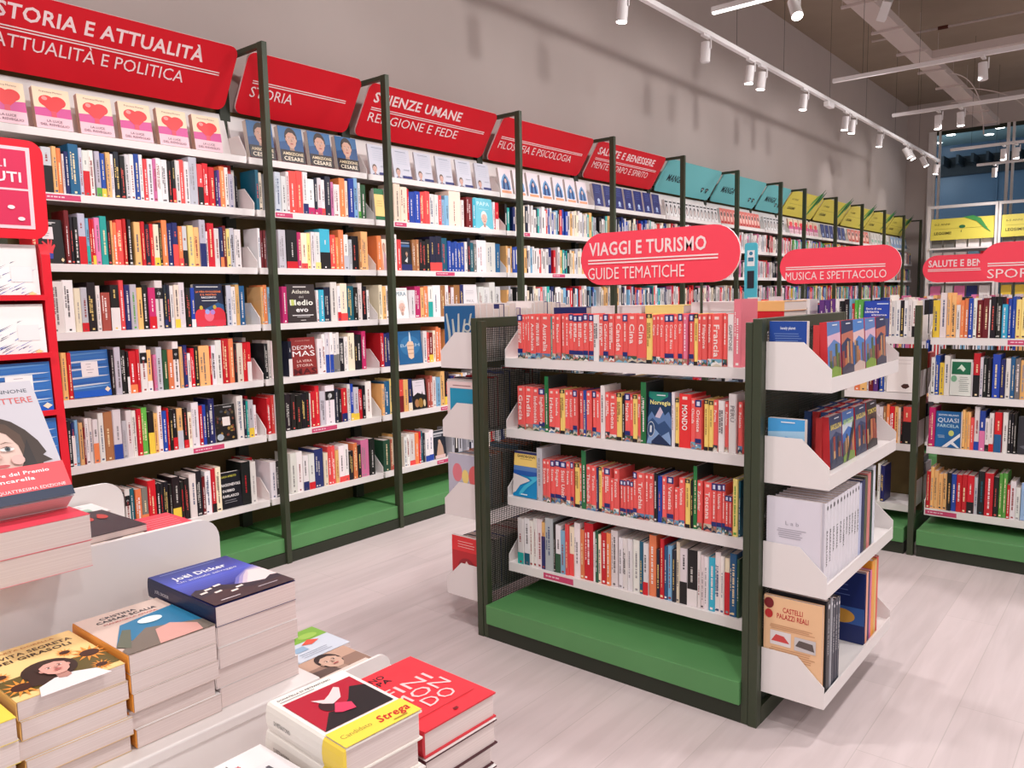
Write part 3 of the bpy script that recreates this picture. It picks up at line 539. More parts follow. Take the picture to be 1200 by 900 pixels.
        R(0, 0, 1, 1, (20, 56, 92)); G([(0, .9), (.4, .8), (.8, .92), (.8, 1), (0, 1)], (28, 130, 112)); G([(0, .5), (.15, .62), (.3, .52), (.5, .72), (.7, .56), (.85, .64), (1, .5), (1, 0), (0, 0)], (92, 124, 172)); G([(.3, .52), (.5, .72), (.62, .62), (.5, .5)], (206, 190, 206)); G([(0, .4), (.2, .5), (.45, .38), (.7, .46), (1, .3), (1, 0), (0, 0)], (44, 76, 120)); G([(.1, .2), (.3, .3), (.6, .16), (.9, .26), (1, .1), (1, 0), (0, 0)], (130, 160, 200)); G([(.2, .05), (.5, .2), (.8, .08), (1, .0), (.2, 0)], (24, 44, 80))
        R(.34, .93, .7, .95, (220, 230, 236)); T('Norvegia', .5, .76, .085, (240, 232, 150), .84, al='c', bold=True); E(.16, .28, .15, .15, (214, 222, 230), n=16); D.l = 14; E(.16, .28, .135, .135, (40, 70, 110), n=16); D.l = 15; R(.12, .22, .2, .35, (220, 226, 232))
    elif n == 'sardegna':
        R(0, 0, 1, 1, (20, 138, 196)); R(0, .95, 1, 1, (44, 52, 110)); R(0, .68, 1, .95, (246, 212, 120)); T('SARDEGNA', .5, .87, .055, (70, 56, 40), .74, al='c', bold=True); R(.25, .83, .75, .842, (170, 140, 80)); R(0, .58, 1, .68, (90, 130, 190)); R(0, .48, 1, .58, (40, 90, 170)); G([(0, .5), (.3, .46), (.6, .42), (.7, .38), (.3, .26), (.12, .1), (0, .06)], (224, 216, 214)); G([(.62, .46), (.8, .4), (.45, .25), (.3, .12), (.25, .05), (.35, .04), (.6, .22), (1, .42), (1, .5)], (70, 186, 220)); R(.35, .05, .62, .075, (220, 240, 246))
    elif n == 'greenwhite': R(0, 0, 1, 1, (222, 226, 218)); R(.06, .58, .94, .93, (20, 104, 70)); G([(.3, .72), (.5, .86), (.7, .74), (.6, .66), (.45, .74)], (206, 224, 206)); E(.18, .46, .14, .09, (120, 176, 140)); lines(.4, .9, .12, .5, 8, (70, 90, 80))
    elif n == 'quasi':
        R(0, 0, 1, 1, (30, 100, 160)); T('EDWIN MILANO', .1, .88, .045, (226, 234, 240), .8, bold=True); T('QUASI', .07, .70, .125, (230, 238, 242), .84); T('FARCELA', .07, .56, .085, (180, 216, 226), .86, bold=True); lines(.08, .45, .26, .32, 3, (180, 206, 226)); E(.64, .4, .11, .08, (206, 214, 120)); G([(.28, 0), (1, .42), (1, .32), (.48, 0)], (236, 238, 242)); G([(.6, .12), (.9, 0), (1, 0), (.7, .18)], (236, 238, 242))
    elif n == 'darkwhite': R(0, 0, 1, 1, (46, 46, 52)); G([(.3, .55), (.75, .78), (1, .98), (1, .6), (.6, .5)], (196, 196, 202)); G([(.1, .2), (.5, .26), (.9, .14), (.5, .1)], (96, 96, 104))
    elif n == 'paleblue': R(0, 0, 1, 1, (150, 180, 216)); E(.5, .55, .3, .24, (226, 226, 232)); lines(.2, .8, .14, .24, 2, (70, 90, 130))
    elif n == 'band':
        R(0, 0, 1, 1, (34, 70, 176)); R(.5, .9, .94, .93, (200, 214, 240)); T('Storie di una', .08, .75, .06, wt, .6, bold=True); T('chitarra', .04, .66, .07, wt, .55, bold=True); T('elettrica', .3, .58, .05, wt, .6, bold=True); R(.02, .02, .98, .5, (84, 90, 120)); bust(.24, .3, .14, (170, 170, 178), (34, 34, 40), (30, 30, 38)); bust(.66, .28, .12, (170, 170, 178), (34, 34, 40), (26, 26, 34))
    elif n == 'leaf': R(0, 0, 1, 1, (240, 232, 228)); G([(.55, .18), (.66, .24), (.82, .24), (.88, .16), (.74, .1), (.62, .12)], (70, 40, 30)); lines(.1, .9, .8, .9, 2, (200, 190, 188))
    elif n == 'portrait': R(0, 0, 1, 1, (40, 40, 44)); T('A NUDO', .3, .9, .08, (16, 16, 18), .5); E(.3, .5, .2, .2, (24, 24, 26)); E(.36, .45, .15, .17, (196, 196, 198)); G([(.12, .12), (.2, .3), (.42, .28), (.5, .12)], (150, 150, 154)); E(.72, .55, .2, .13, (150, 150, 154)); R(0, 0, 1, .13, (206, 208, 216)); R(.25, .05, .75, .08, (90, 90, 96))
    elif n == 'luce':
        R(0, 0, 1, 1, (246, 222, 190)); R(0, 0, 1, .3, (236, 196, 206)); G([(0, .3), (1, .3), (1, .55), (0, .5)], (214, 84, 150)); T('Francesca Moreno', .5, .89, .045, (150, 90, 90), .62, al='c'); E(.36, .68, .22, .14, (236, 64, 66)); E(.66, .68, .22, .14, (236, 64, 66)); G([(.15, .64), (.87, .64), (.52, .36)], (236, 64, 66)); E(.3, .74, .08, .05, (246, 150, 146)); R(.44, .3, .58, .44, (226, 80, 100)); T('LA LUCE', .5, .165, .06, (110, 60, 80), .42, al='c'); T('DEL RISVEGLIO', .5, .07, .06, (110, 60, 80), .78, al='c')
    elif n == 'cesare':
        R(0, 0, 1, 1, (40, 80, 132)); G([(0, .55), (1, .7), (1, 1), (0, 1)], (62, 110, 160)); bust(.5, .66, .42, (206, 160, 140), (60, 48, 44), (130, 40, 44)); R(0, 0, 1, .34, (44, 34, 36)); T('AMBIZIONE', .5, .2, .085, (226, 206, 170), .86, al='c', bold=True); T('CESARE', .5, .05, .11, (236, 222, 200), .8, al='c', bold=True)
    elif n == 'lettera':
        R(0, 0, 1, 1, (204, 204, 216)); R(.2, .9, .8, .92, (130, 140, 160)); lines(.2, .9, .5, .86, 6, (176, 184, 200)); bust(.24, .2, .2, (214, 170, 156), (110, 90, 80), (70, 80, 120)); R(.45, .02, 1, .1, (34, 40, 110)); R(.55, .3, .9, .315, (120, 130, 150))
    elif n == 'madonna': R(0, 0, 1, 1, (240, 226, 232)); G([(.1, .16), (.14, .45), (.3, .66), (.5, .8), (.7, .66), (.86, .45), (.9, .16)], (110, 160, 206)); G([(.22, .14), (.28, .46), (.5, .7), (.72, .46), (.78, .14)], (34, 60, 116)); G([(.38, .14), (.42, .4), (.5, .5), (.58, .4), (.62, .14)], (90, 130, 180)); E(.5, .5, .09, .09, (224, 190, 176)); R(.1, 0, .9, .1, (230, 160, 120))
    elif n == 'navy': R(0, 0, 1, 1, (36, 42, 112)); lines(.2, .8, .6, .9, 5, (110, 130, 200)); E(.5, .25, .14, .1, (190, 206, 236)); G([(.3, .1), (.5, .24), (.7, .1)], (160, 180, 220))
    elif n == 'coral': R(0, 0, 1, 1, (24, 96, 150)); [G([(.15 + .16 * k, 0), (.12 + .15 * k, .5), (.05 + .2 * k, .85 - .1 * (k % 2)), (.1 + .2 * k, .86 - .1 * (k % 2)), (.2 + .15 * k, .5), (.22 + .15 * k, 0)], (190, 200, 196)) for k in range(5)]; E(.75, .6, .12, .08, (200, 206, 200)); D.l = 9; E(.75, .6, .08, .05, (24, 96, 150))
    elif n == 'se': R(0, 0, 1, 1, (238, 214, 212)); R(.1, .05, .98, .86, (34, 152, 190)); T('sé', .55, .26, .20, (226, 240, 244), .3); R(.2, .91, .8, .925, (150, 110, 110))
    elif n == 'circles': R(0, 0, 1, 1, (190, 190, 206)); E(.3, .66, .16, .17, (226, 130, 140)); E(.85, .62, .18, .2, (226, 110, 110)); E(.56, .6, .11, .13, (240, 216, 130)); lines(.15, .8, .25, .36, 3, (120, 124, 150))
    elif n == 'redtop': R(0, 0, 1, 1, (190, 40, 46)); R(0, .72, 1, 1, (226, 52, 56)); lines(.2, .85, .8, .9, 3, (246, 206, 200)); E(.5, .4, .3, .2, (150, 30, 40)); G([(.3, .3), (.5, .55), (.8, .35), (.6, .4)], (240, 216, 210))
    elif n == 'backblue': R(0, 0, 1, 1, (26, 70, 156)); T('lonely planet', .5, .86, .05, (226, 232, 244), .4, al='c', bold=True); lines(.12, .88, .62, .78, 5, (120, 150, 206))
    elif n.startswith('city'):
        k = int(n[4:]); sky = ((70, 130, 200), (90, 130, 190), (40, 60, 100), (60, 110, 180), (28, 26, 34), (70, 160, 220), (30, 50, 90))[k]; R(0, 0, 1, 1, sky); rr = random.Random(k + 20)
        G([(0, .55), (.5, .68), (1, .58), (1, .8), (0, .75)], ((226, 190, 190), (220, 180, 200), (90, 100, 130), (200, 210, 220), (70, 50, 44), (160, 200, 226), (190, 110, 90))[k])
        for i in range(9): D.l = 3 + i % 3; a = rr.uniform(0, .85); R(a, 0, a + rr.uniform(.1, .22), rr.uniform(.25, .62), rr.choice(((190, 120, 80), (110, 90, 80), (70, 80, 100), (206, 160, 110), (60, 60, 70), (150, 60, 50)) if k != 1 else ((70, 90, 50), (110, 140, 60), (60, 60, 66), (140, 110, 90))))
        D.l = 7; G([(0, 0), (1, 0), (1, .14), (.5, .2), (0, .12)], ((206, 180, 170), (130, 160, 60), (40, 50, 80), (120, 150, 60), (30, 24, 24), (60, 90, 60), (60, 60, 80))[k]); D.l = 8
        R(.36, .93, .74, .95, (230, 236, 242)); t = {2: 'BARCELLONA', 3: 'NEW YORK CITY', 4: 'TOKYO'}.get(k)
        if t: T(t, .5, .74, .10, (236, 214, 110) if k != 3 else (180, 220, 110), .86, al='c', bold=True)
        if k == 3: D.l = 9; G([(.2, 0), (.95, .8), (1, .8), (1, .62), (.4, 0)], (34, 36, 48))
    elif n == 'guidewhite': R(0, 0, 1, 1, (224, 220, 230)); lines(.2, .75, .52, .62, 5, (176, 172, 184)); T('L a b', .36, .68, .05, (170, 166, 178), .25); R(.46, .40, .5, .43, (140, 136, 150))
    elif n == 'castelli':
        R(0, 0, 1, 1, (238, 194, 150)); T('CASTELLI', .5, .84, .058, (190, 40, 44), .34, al='c', bold=True); T('PALAZZI REALI', .5, .765, .058, (190, 40, 44), .54, al='c', bold=True); lines(.08, .9, .64, .68, 3, (206, 156, 116)); R(.12, .46, .48, .62, (226, 220, 220)); R(.54, .45, .9, .60, (206, 200, 200)); G([(.14, .5), (.22, .58), (.36, .57), (.46, .5)], (206, 70, 70)); G([(.56, .5), (.62, .57), (.85, .56), (.88, .48)], (96, 84, 80)); lines(.08, .9, .32, .42, 5, (206, 156, 116)); E(.09, .92, .085, .06, (120, 24, 30)); E(.09, .8, .07, .05, (190, 40, 40))
    elif n == 'bluedeep': R(0, 0, 1, 1, (24, 40, 100)); R(0, .26, 1, .5, (50, 90, 160)); E(.5, .36, .3, .1, (206, 150, 60)); E(.3, .42, .12, .06, (190, 90, 60)); lines(.3, .7, .66, .8, 3, (90, 110, 170))
    elif n == 'plain': R(0, 0, 1, 1, (230, 224, 222)); lines(.2, .8, .6, .8, 4, (130, 126, 130)); R(.2, .2, .8, .45, (150, 190, 170))
    elif n == 'manga': R(0, 0, 1, 1, (232, 228, 228)); E(.5, .45, .3, .3, (50, 48, 52)); E(.5, .4, .18, .2, (220, 200, 196)); R(.1, .82, .9, .92, (60, 58, 62))
    elif n == 'mangared': R(0, 0, 1, 1, (226, 120, 110)); E(.5, .5, .32, .34, (240, 200, 190)); E(.5, .62, .2, .14, (60, 40, 44)); R(.1, .04, .9, .16, (190, 50, 50))
    elif n == 'lettere':
        R(0, 0, 1, 1, (198, 194, 202)); T('FRANCESCA GIANNONE', .5, .90, .032, (60, 70, 84), .86, al='c'); T('LA PORTALETTERE', .5, .81, .052, (214, 96, 96), .9, al='c')
        G([(.1, .26), (.12, .42), (.18, .56), (.28, .66), (.42, .715), (.56, .71), (.68, .66), (.78, .58), (.86, .48), (.9, .38), (.86, .36), (.93, .31), (.84, .30), (.8, .24)], (58, 44, 38)); G([(.22, .28), (.2, .42), (.25, .54), (.36, .62), (.5, .63), (.62, .57), (.68, .46), (.68, .34), (.62, .26), (.5, .2), (.36, .2)], (224, 192, 180))
        G([(.19, .4), (.22, .56), (.34, .655), (.5, .67), (.44, .62), (.36, .56), (.3, .48)], (112, 84, 62)); G([(.5, .67), (.62, .64), (.72, .54), (.73, .4), (.69, .3), (.67, .46), (.6, .56), (.46, .625)], (82, 60, 48)); G([(.66, .34), (.7, .26), (.78, .25), (.76, .5)], (40, 32, 32))
        for q in (.34, .56): E(q, .435, .065, .017, (236, 226, 222), n=14); E(q + .004, .436, .026, .018, (84, 96, 100), n=10); E(q + .004, .436, .012, .009, (26, 24, 26), n=8); G([(q - .07, .445), (q, .458), (q + .07, .44), (q, .452)], (70, 50, 44))
        for q in (.34, .56): G([(q - .075, .475), (q, .492), (q + .075, .474), (q, .484)], (104, 78, 62))
        E(.62, .34, .06, .04, (226, 180, 172), n=12); E(.28, .34, .05, .04, (226, 182, 174), n=12)
        G([(.45, .45), (.50, .365), (.42, .36)], (208, 168, 156)); E(.45, .30, .085, .014, (190, 84, 86), n=12); R(0, .04, 1, .28, (234, 84, 92)); T('Vincitore del Premio', .5, .215, .028, wt, .7, al='c', bold=True); T('Bancarella', .5, .165, .028, wt, .4, al='c', bold=True); T('QUARANTAQUATTRESIMA EDIZIONE', .5, .085, .024, wt, .9, al='c'); R(0, 0, 1, .075, (28, 44, 72)); D.l = 12
        for k in range(8): E(.42 + .05 * math.cos(k * .785), .037 + .025 * math.sin(k * .785), .02, .010, (222, 184, 110), n=8)
        R(.8, .04, .9, .052, (220, 220, 226))
    elif n == 'girasoli':
        R(0, 0, 1, 1, (242, 208, 140)); T('LA VITA SEGRETA', .5, .80, .062, (60, 40, 30), .86, al='c', bold=True); T('DEI GIRASOLI', .5, .70, .062, (60, 40, 30), .74, al='c', bold=True); T('MARTA DORELLA', .5, .91, .035, (190, 120, 60), .6, al='c'); G([(0, .1), (1, .08), (1, .42), (0, .4)], (96, 84, 40))
        for cx, cy, s in ((.14, .2, .17), (.88, .4, .17), (.84, .12, .1), (.08, .48, .1), (.72, .56, .09)):
            for k in range(12): D.l = 6; a = k * math.pi / 6; c, s2 = math.cos(a), math.sin(a); G([(cx - .18 * s * s2, cy + .18 * s * c), (cx + s * c, cy + s * s2), (cx + .18 * s * s2, cy - .18 * s * c)], (240, 150, 60))
            D.l = 7; E(cx, cy, s * .55, s * .4, (64, 36, 24))
        D.l = 8; E(.46, .34, .25, .2, (52, 38, 32)); G([(.2, .14), (.26, .42), (.4, .3), (.34, .1)], (52, 38, 32)); D.l = 10; bust(.5, .33, .25, (226, 166, 152), (56, 40, 34), (232, 226, 226))
    elif n == 'scalia':
        R(0, 0, 1, 1, (214, 190, 178)); T('CRISTINA', .44, .86, .052, (50, 50, 60), .42, al='c', bold=True); T('CASSAR SCALIA', .5, .78, .052, (50, 50, 60), .7, al='c', bold=True); T('MANDORLA AMARA', .5, .71, .032, (190, 60, 60), .62, al='c'); G([(0, .2), (.3, .62), (1, .72), (1, .1), (.5, .3)], (40, 120, 160)); G([(0, .1), (.45, .4), (1, .2), (1, 0), (0, 0)], (120, 110, 100)); G([(0, .2), (.25, .5), (.32, .46), (.1, .1)], (100, 106, 90)); G([(.35, 0), (.5, .3), (.7, .34), (.9, .16), (.85, 0)], (214, 160, 150)); E(.6, .54, .14, .07, (220, 236, 236))
    elif n == 'dicker':
        R(0, 0, 1, 1, (34, 44, 120))
        for i in range(14): D.l = 2; y = .36 + i * .045; k = 1 - abs(i - 5) / 9; R(0, y, 1, y + .0452, (int(34 + 44 * k), int(44 + 50 * k), int(112 + 84 * k)))
        D.l = 3; R(.1, .94, .8, .952, (120, 130, 190)); T('Joël Dicker', .46, .74, .085, (240, 238, 244), .66, al='c', bold=True); T('Un animale selvaggio', .48, .655, .042, (226, 226, 240), .74, al='c')
        for k, (c, o) in enumerate((((110, 112, 186), 0), ((160, 150, 196), .05), ((206, 190, 206), .1), ((232, 214, 214), .16))): G([(.46 + o, .26), (.62 + o, .42), (.84, .54 - o * .3), (1, .60 - o), (1, .2), (.6, .18)], c)
        G([(0, 0), (0, .34), (.1, .4), (.2, .37), (.34, .39), (.46, .3), (.62, .24), (.8, .2), (.92, .26), (1, .24), (1, 0)], (46, 40, 52)); G([(0, 0), (0, .2), (.3, .26), (.6, .14), (1, .16), (1, 0)], (64, 46, 50))
        for a, b in ((.16, .32), (.29, .35), (.07, .27), (.44, .2), (.34, .15), (.2, .22)): D.l = 12; G([(a, b), (a + .09, b + .01), (a + .09, b + .04), (a, b + .03)], (240, 224, 216))
        R(.12, .05, .35, .062, (220, 210, 214)); R(.6, .08, .85, .09, (200, 190, 200))
    elif n == 'limoni': R(0, 0, 1, 1, (240, 214, 84)); T('Il tempo', .5, .55, .07, (70, 60, 30), .6, al='c', bold=True); T('dei giorni', .5, .43, .07, (70, 60, 30), .66, al='c', bold=True); G([(0, .65), (.4, .7), (.8, 1), (0, 1)], (196, 50, 60)); E(.2, .85, .16, .1, (150, 30, 44)); R(.4, .14, .6, .18, (90, 80, 40))
    elif n == 'strega':
        R(0, 0, 1, 1, (238, 232, 226)); T('DONATELLA DI PIETRANTONIO', .06, .93, .026, (60, 56, 56), .7, bold=True); R(.06, .895, .5, .905, (150, 146, 146)); R(.05, .29, .95, .86, (176, 22, 48)); G([(.3, .29), (.95, .29), (.95, .66), (.8, .72), (.62, .56), (.5, .5)], (24, 20, 24)); G([(.05, .29), (.3, .29), (.5, .44), (.3, .5)], (30, 22, 26)); E(.38, .58, .1, .09, (50, 24, 28)); G([(.3, .74), (.42, .68), (.52, .72), (.66, .8), (.7, .76), (.58, .62), (.44, .58), (.36, .64)], (236, 206, 206)); G([(.34, .46), (.46, .58), (.6, .5), (.56, .4), (.4, .42)], (224, 60, 96)); R(0, 0, 1, .25, (246, 214, 76)); T('Candidato', .07, .10, .055, (160, 140, 60), .38); T('Strega', .52, .08, .09, (196, 40, 34), .42, bold=True, shear=.25); R(.66, .03, .84, .045, (170, 140, 50))
    elif n == 'finimondo':
        R(0, 0, 1, 1, (232, 50, 62)); T('BRUNO', .06, .86, .065, (50, 24, 30), .42, bold=True); T('VESPA', .06, .775, .065, (50, 24, 30), .42, bold=True); T('FINI', .5, .55, .14, (246, 196, 196), .62, al='c'); T('MON', .5, .39, .14, (246, 196, 196), .74, al='c'); T('DO', .56, .23, .14, (246, 196, 196), .4, al='c'); R(.08, .16, .9, .167, (190, 30, 44)); R(.47, .05, .53, .08, (120, 20, 30))
    elif n == 'mari': R(0, 0, 1, 1, (234, 228, 228)); T('MICHELE MARI', .06, .9, .04, (50, 46, 50), .5, bold=True); T('LOCUS DESPERATUS', .06, .84, .035, (206, 60, 60), .58, bold=True); R(.05, .1, .95, .76, (226, 222, 224)); [G([(.1 + .16 * k, .14), (.14 + .16 * k, .7 - .1 * (k % 2)), (.18 + .16 * k, .7 - .1 * (k % 2)), (.22 + .16 * k, .14)], (90, 88, 96)) for k in range(5)]
    elif n == 'parkmap': R(0, 0, 1, 1, (206, 214, 226)); R(0, .6, 1, 1, (130, 180, 70)); E(.3, .8, .2, .12, (96, 150, 50)); E(.7, .74, .18, .1, (160, 200, 90)); G([(.4, .5), (.6, .62), (.75, .5), (.55, .42)], (226, 90, 70)); R(.1, .3, .4, .46, (150, 180, 206)); lines(.1, .7, .08, .2, 3, (120, 130, 150))
    elif n == 'sepia': R(0, 0, 1, 1, (150, 120, 106)); R(0, .6, 1, 1, (196, 160, 140)); bust(.55, .62, .3, (206, 170, 150), (50, 40, 40), (84, 66, 60)); G([(0, 0), (.5, .1), (.4, .4), (0, .46)], (96, 78, 72)); R(.08, .05, .9, .16, (226, 206, 196)); lines(.12, .8, .08, .12, 2, (120, 90, 90))
    elif n == 'darkswirl': R(0, 0, 1, 1, (50, 46, 52)); [D.ell((.2 + .2 * k) * w, .7 * h, .08 * w, .12 * h, (190, 60, 54), 16, 200, 440) for k in range(4)]
    elif n == 'landscape': R(0, 0, 1, 1, (214, 190, 176)); R(0, 0, 1, .4, (60, 70, 90)); E(.6, .6, .2, .14, (70, 50, 44)); R(0, .8, 1, 1, (130, 170, 206))
    elif n == 'pinkred': R(0, 0, 1, 1, (226, 64, 84)); lines(.1, .9, .3, .8, 7, (246, 190, 196))
    elif n == 'lilac': R(0, 0, 1, 1, (206, 184, 194))
SIDE_COL = dict(cesare=(222, 212, 200), luce=(206, 160, 140), lettera=(206, 206, 214))
# face-out book standing on a ledge: cover faces -y locally, leans back by lean degrees
FACE_COL = dict(quasi=(30, 100, 160), norvegia=(20, 56, 92), luce=(240, 210, 190), cesare=(40, 80, 132), decima=(150, 44, 42), atlante=(52, 42, 42))
def face_book(name, design, w, h, t, loc, rz, label, group=None, lean=6, col=None):
    m = MB(); c = col or FACE_COL.get(design, (220, 214, 212)); m.box((0, 0, 0), (w, .0012, h), c); m.box((0, .0012, 0), (.0012, t, h), SIDE_COL.get(design, c)); m.box((.0012, t - .0012, 0), (w, t, h), c); m.box((.0014, .0014, .002), (w - .003, t - .0014, h - .002), PAPER)
    cover(Draw(m, (0, 0, 0), (1, 0, 0), (0, 0, 1), (0, -1, 0)), design, w, h)
    o = m.build(name, M_COVER, None, (loc[0], loc[1], loc[2] + t * math.sin(math.radians(lean)) + .0003)); o.rotation_euler = (math.radians(-lean), 0, rz); tag(o, label, 'book', group); return o
FACE_LABEL = dict(hand='black cover with a red and blue hand', rivoluzione='dark blue cover with orange title and red figures', stripes='blue brush-stripe cover with white title square', floral='dark floral cover with a white square',
    garlasco='black cover with big white title RAGIONEVOLE DUBBIO', greencream='cream cover banded green above and below', statue='cream and orange cover with a statue', papa='light blue cover titled PAPA', speaker='black cover with a suited man',
    pera='white cover with an old man in close-up', saint='white cover with small centred title', sculpture='steel blue cover with a pale sculpture', magi='dark cover with a pale sky and figures', angel='dark cover with a stone angel', atlante='dark brown cover titled ATLANTE DEL MEDIOEVO',
    decima='brick red cover titled DECIMA MAS', norvegia='blue mountain cover titled Norvegia', sardegna='yellow and turquoise beach cover titled SARDEGNA', greenwhite='white cover with a dark green panel', quasi='blue cover titled QUASI FARCELA',
    darkwhite='charcoal cover with a white shape', paleblue='pale blue cover with a white oval', band='blue cover with grey band photo', leaf='white cover with one dark leaf', portrait='black and white portrait cover')
ROWNAME = {}
def place_row(key, fixed, z, axis, lo, hi, where, kinds, group, guides=False, deep_end=0):
    st, toks = ROWS[key]; toks = [t.split(':') for t in toks.split()]; spine_book.guides = guides
    k = 1.0; pos = max(st, lo)
    n = 0; faces = 0
    for a, c in toks:
        w = int(a) / 1000 * k
        if c == '_': pos += w; continue
        if pos + w > hi + .0005:
            w = hi - pos
            if w < .007 or c.startswith('F.'): break
        n += 1; p0 = pos; pos += w; rz = math.pi / 2 if axis == 'Y' else 0
        L = lambda x, back: (fixed - back, x, z + .0005) if axis == 'Y' else (x, fixed + back, z + .0005)
        if c.startswith('F.'):
            ds = c[2:]; hh = min(.212, max(.19, w * 1.42)); ww = w - .004; faces += 1
            face_book('face_out_book', ds, ww, hh, .022, L(p0 + .002, .004), rz, '%s, face-out %s' % (FACE_LABEL[ds], where), lean=5)
            continue
        m, dp, h, cw, tx = make_spine(c, w - .0005)
        back = random.uniform(0, .007)
        if deep_end and pos > hi - deep_end: back += .11
        nm = kinds(c, w); kn = {'travel_guide': 'guide', 'paperback_book': 'paperback', 'hardcover_book': 'hardcover'}.get(nm, nm.replace('_', ' ')); o = m.build(nm, M_COVER, None, L(p0 + .0002, back)); o.rotation_euler = (0, 0, rz)
        size = 'thick' if w > .032 else 'slim' if w < .016 else 'medium'
        t = ('titled %s ' % tx if tx else '')
        tag(o, '%s%s %s %s%s from left %s' % ('' if tx else size + ' ', cw, kn, t, ordinal(n), where.replace('of the travel island', 'of travel island')), 'book', group)
    return pos
wk = lambda c, w: 'hardcover_book' if w > .0255 else 'paperback_book'
SH = ['top shelf', 'second shelf', 'third shelf', 'fourth shelf', 'fifth shelf', 'bottom shelf']
SH4 = ['top shelf', 'second shelf', 'third shelf', 'bottom shelf']
for b in range(3):
    for k in range(6):
        lo, hi = YS[b] + .015, YS[b + 1] - .014
        place_row('A%dS%d' % (b, k + 1), -.165, ZW[k], 'Y', lo, hi, 'on %s under %s sign' % (SH[k], ('ATTUALITÀ', 'narrow STORIA', 'SCIENZE UMANE')[b]), wk,
                  'books on the %s under the %s sign' % (SH[k], BAY[b]), deep_end=(.05 if b == 0 and k < 3 else .03))
gk = lambda c, w: 'travel_guide' if (c[0] in 'LWY') else 'paperback_book'
YBK = YI + .1415 + .010
for k in range(4): place_row('BS%d' % (k + 1), YBK, ZB[k], 'X', XI + .064, XI + LI - .064, 'on %s of the travel island' % SH4[k], gk if k < 3 else (lambda c, w: 'illustrated_book'), 'books on the %s of the travel island' % SH4[k], guides=k < 3)
YDK = 2.066 + .1415 + .010
ROWS['DLS0'] = (1.46, '30:w 22:g 28:B 34:r 30:w 18:k 26:w+ 34:w 24:g 28:R 20:w 40:w+ 22:p 26:w 22:n 30:w 26:g 30:w 24:i 26:w')
for k in range(4):
    if k == 0: place_row('DLS0', YDK, ZD[0], 'X', 1.46, 2.045, 'on half-hidden stretch of the music bay', lambda c, w: 'music_book', 'music books half hidden by the travel island')
    place_row('DLS%d' % (k + 1), YDK, ZD[k], 'X', 1.46, 2.565, 'on %s of the music bay' % SH4[k], lambda c, w: 'music_book', 'music books on the %s' % SH4[k])
    place_row('DRS%d' % (k + 1), YDK, ZD[k], 'X', 2.645, 3.2, 'on %s of the sport bay' % SH4[k], lambda c, w: 'sport_book', 'sport books on the %s' % SH4[k])

# face-out titles on the display ledge under the header signs
def ledge(bay, design, y0, step, n, w, h, t, what, name='face_out_book'):
    for q in range(n):
        face_book(name, design, w, h, t, (-.225, y0 + q * step, 2.1765), math.pi / 2, '%s, %s from left under %s sign' % (what, ordinal(q + 1), BAY[bay].replace(' E ATTUALITÀ', '')), 'display copies under the %s sign' % BAY[bay], lean=9, col=None)
ledge(0, 'luce', -1.19, .183, 6, .150, .180, .03, 'pink heart cover LA LUCE DEL RISVEGLIO')
ledge(1, 'cesare', .035, .196, 4, .158, .200, .034, 'dark blue cover with a man')
ledge(2, 'lettera', .87, .196, 6, .15, .19, .012, 'pale grey cover with small portrait')
ledge(3, 'madonna', 2.11, .168, 7, .14, .185, .02, 'white cover with blue arch')
ledge(4, 'navy', 3.36, .17, 7, .14, .19, .03, 'navy cover with pale emblem')
ledge(5, 'manga', 4.62, .085, 14, .075, .16, .03, 'black and white comic cover', 'comic_book')
ledge(6, 'mangared', 5.87, .085, 13, .08, .17, .03, 'pink and red comic cover', 'comic_book')
ledge(7, 'manga', 7.11, .1, 7, .085, .16, .03, 'black and white comic cover', 'comic_book')
for b, ds, nm in ((8, 'luce', 'pink picture book cover'), (9, 'navy', 'navy picture book cover'), (10, 'mangared', 'pink red picture book cover'), (11, 'plain', 'white picture book cover'), (12, 'paleblue', 'pale blue picture book cover')):
    ledge(b, ds, YS[b] + .05, .19, 6, .16, .19, .02, nm, 'picture_book')
# everything further along the wall and on the hidden sides: one mass of small distant books
far = MB(); rr = random.Random(11)
def far_row(axis, fixed, back, z, a, b, pal, hmax=.21):
    p = a
    while p < b - .01:
        w = min(rr.uniform(.015, .040), b - p)
        if rr.random() < .05: p += w; continue
        h = rr.uniform(.165, hmax); c = sc(PAL[rr.choice(pal)], rr.uniform(.9, 1.05)); dp = .14; e = rr.uniform(0, .01); q = (fixed + back * e, fixed + back * (e + dp)); lo, hi = min(q), max(q)
        if axis == 'Y': far.box((lo, p, z + .001), (hi, p + w - .0008, z + h), c)
        else: far.box((p, lo, z + .001), (p + w - .0008, hi, z + h), c)
        if w > .016:
            u = p + w * .35; k = w * .3; v0 = z + h * rr.uniform(.15, .4); v1 = z + h * rr.uniform(.6, .9); tcl = (70, 66, 70) if sum(c) > 480 else (232, 226, 220); s = fixed + back * (e - .0006)
            if axis == 'Y': far.add([(s, u, v0), (s, u + k, v0), (s, u + k, v1), (s, u, v1)], [(0, 1, 2, 3)], tcl)
            else: far.add([(u, s, v0), (u + k, s, v0), (u + k, s, v1), (u, s, v1)], [(0, 1, 2, 3)], tcl)
        p += w
for b in range(2, 13):
    for k in range(6):
        a = YS[b] + .016
        if b == 2:
            if k < 3: continue
            a = 1.46
        pal = 'wwwwwigkBbrRnKOgti' if b < 5 else ('wwkKgrRwpgi' if b < 8 else 'wrRbByvpnOwtu')
        far_row('Y', -.165, -1, ZW[k], a, YS[b + 1] - .014, pal)
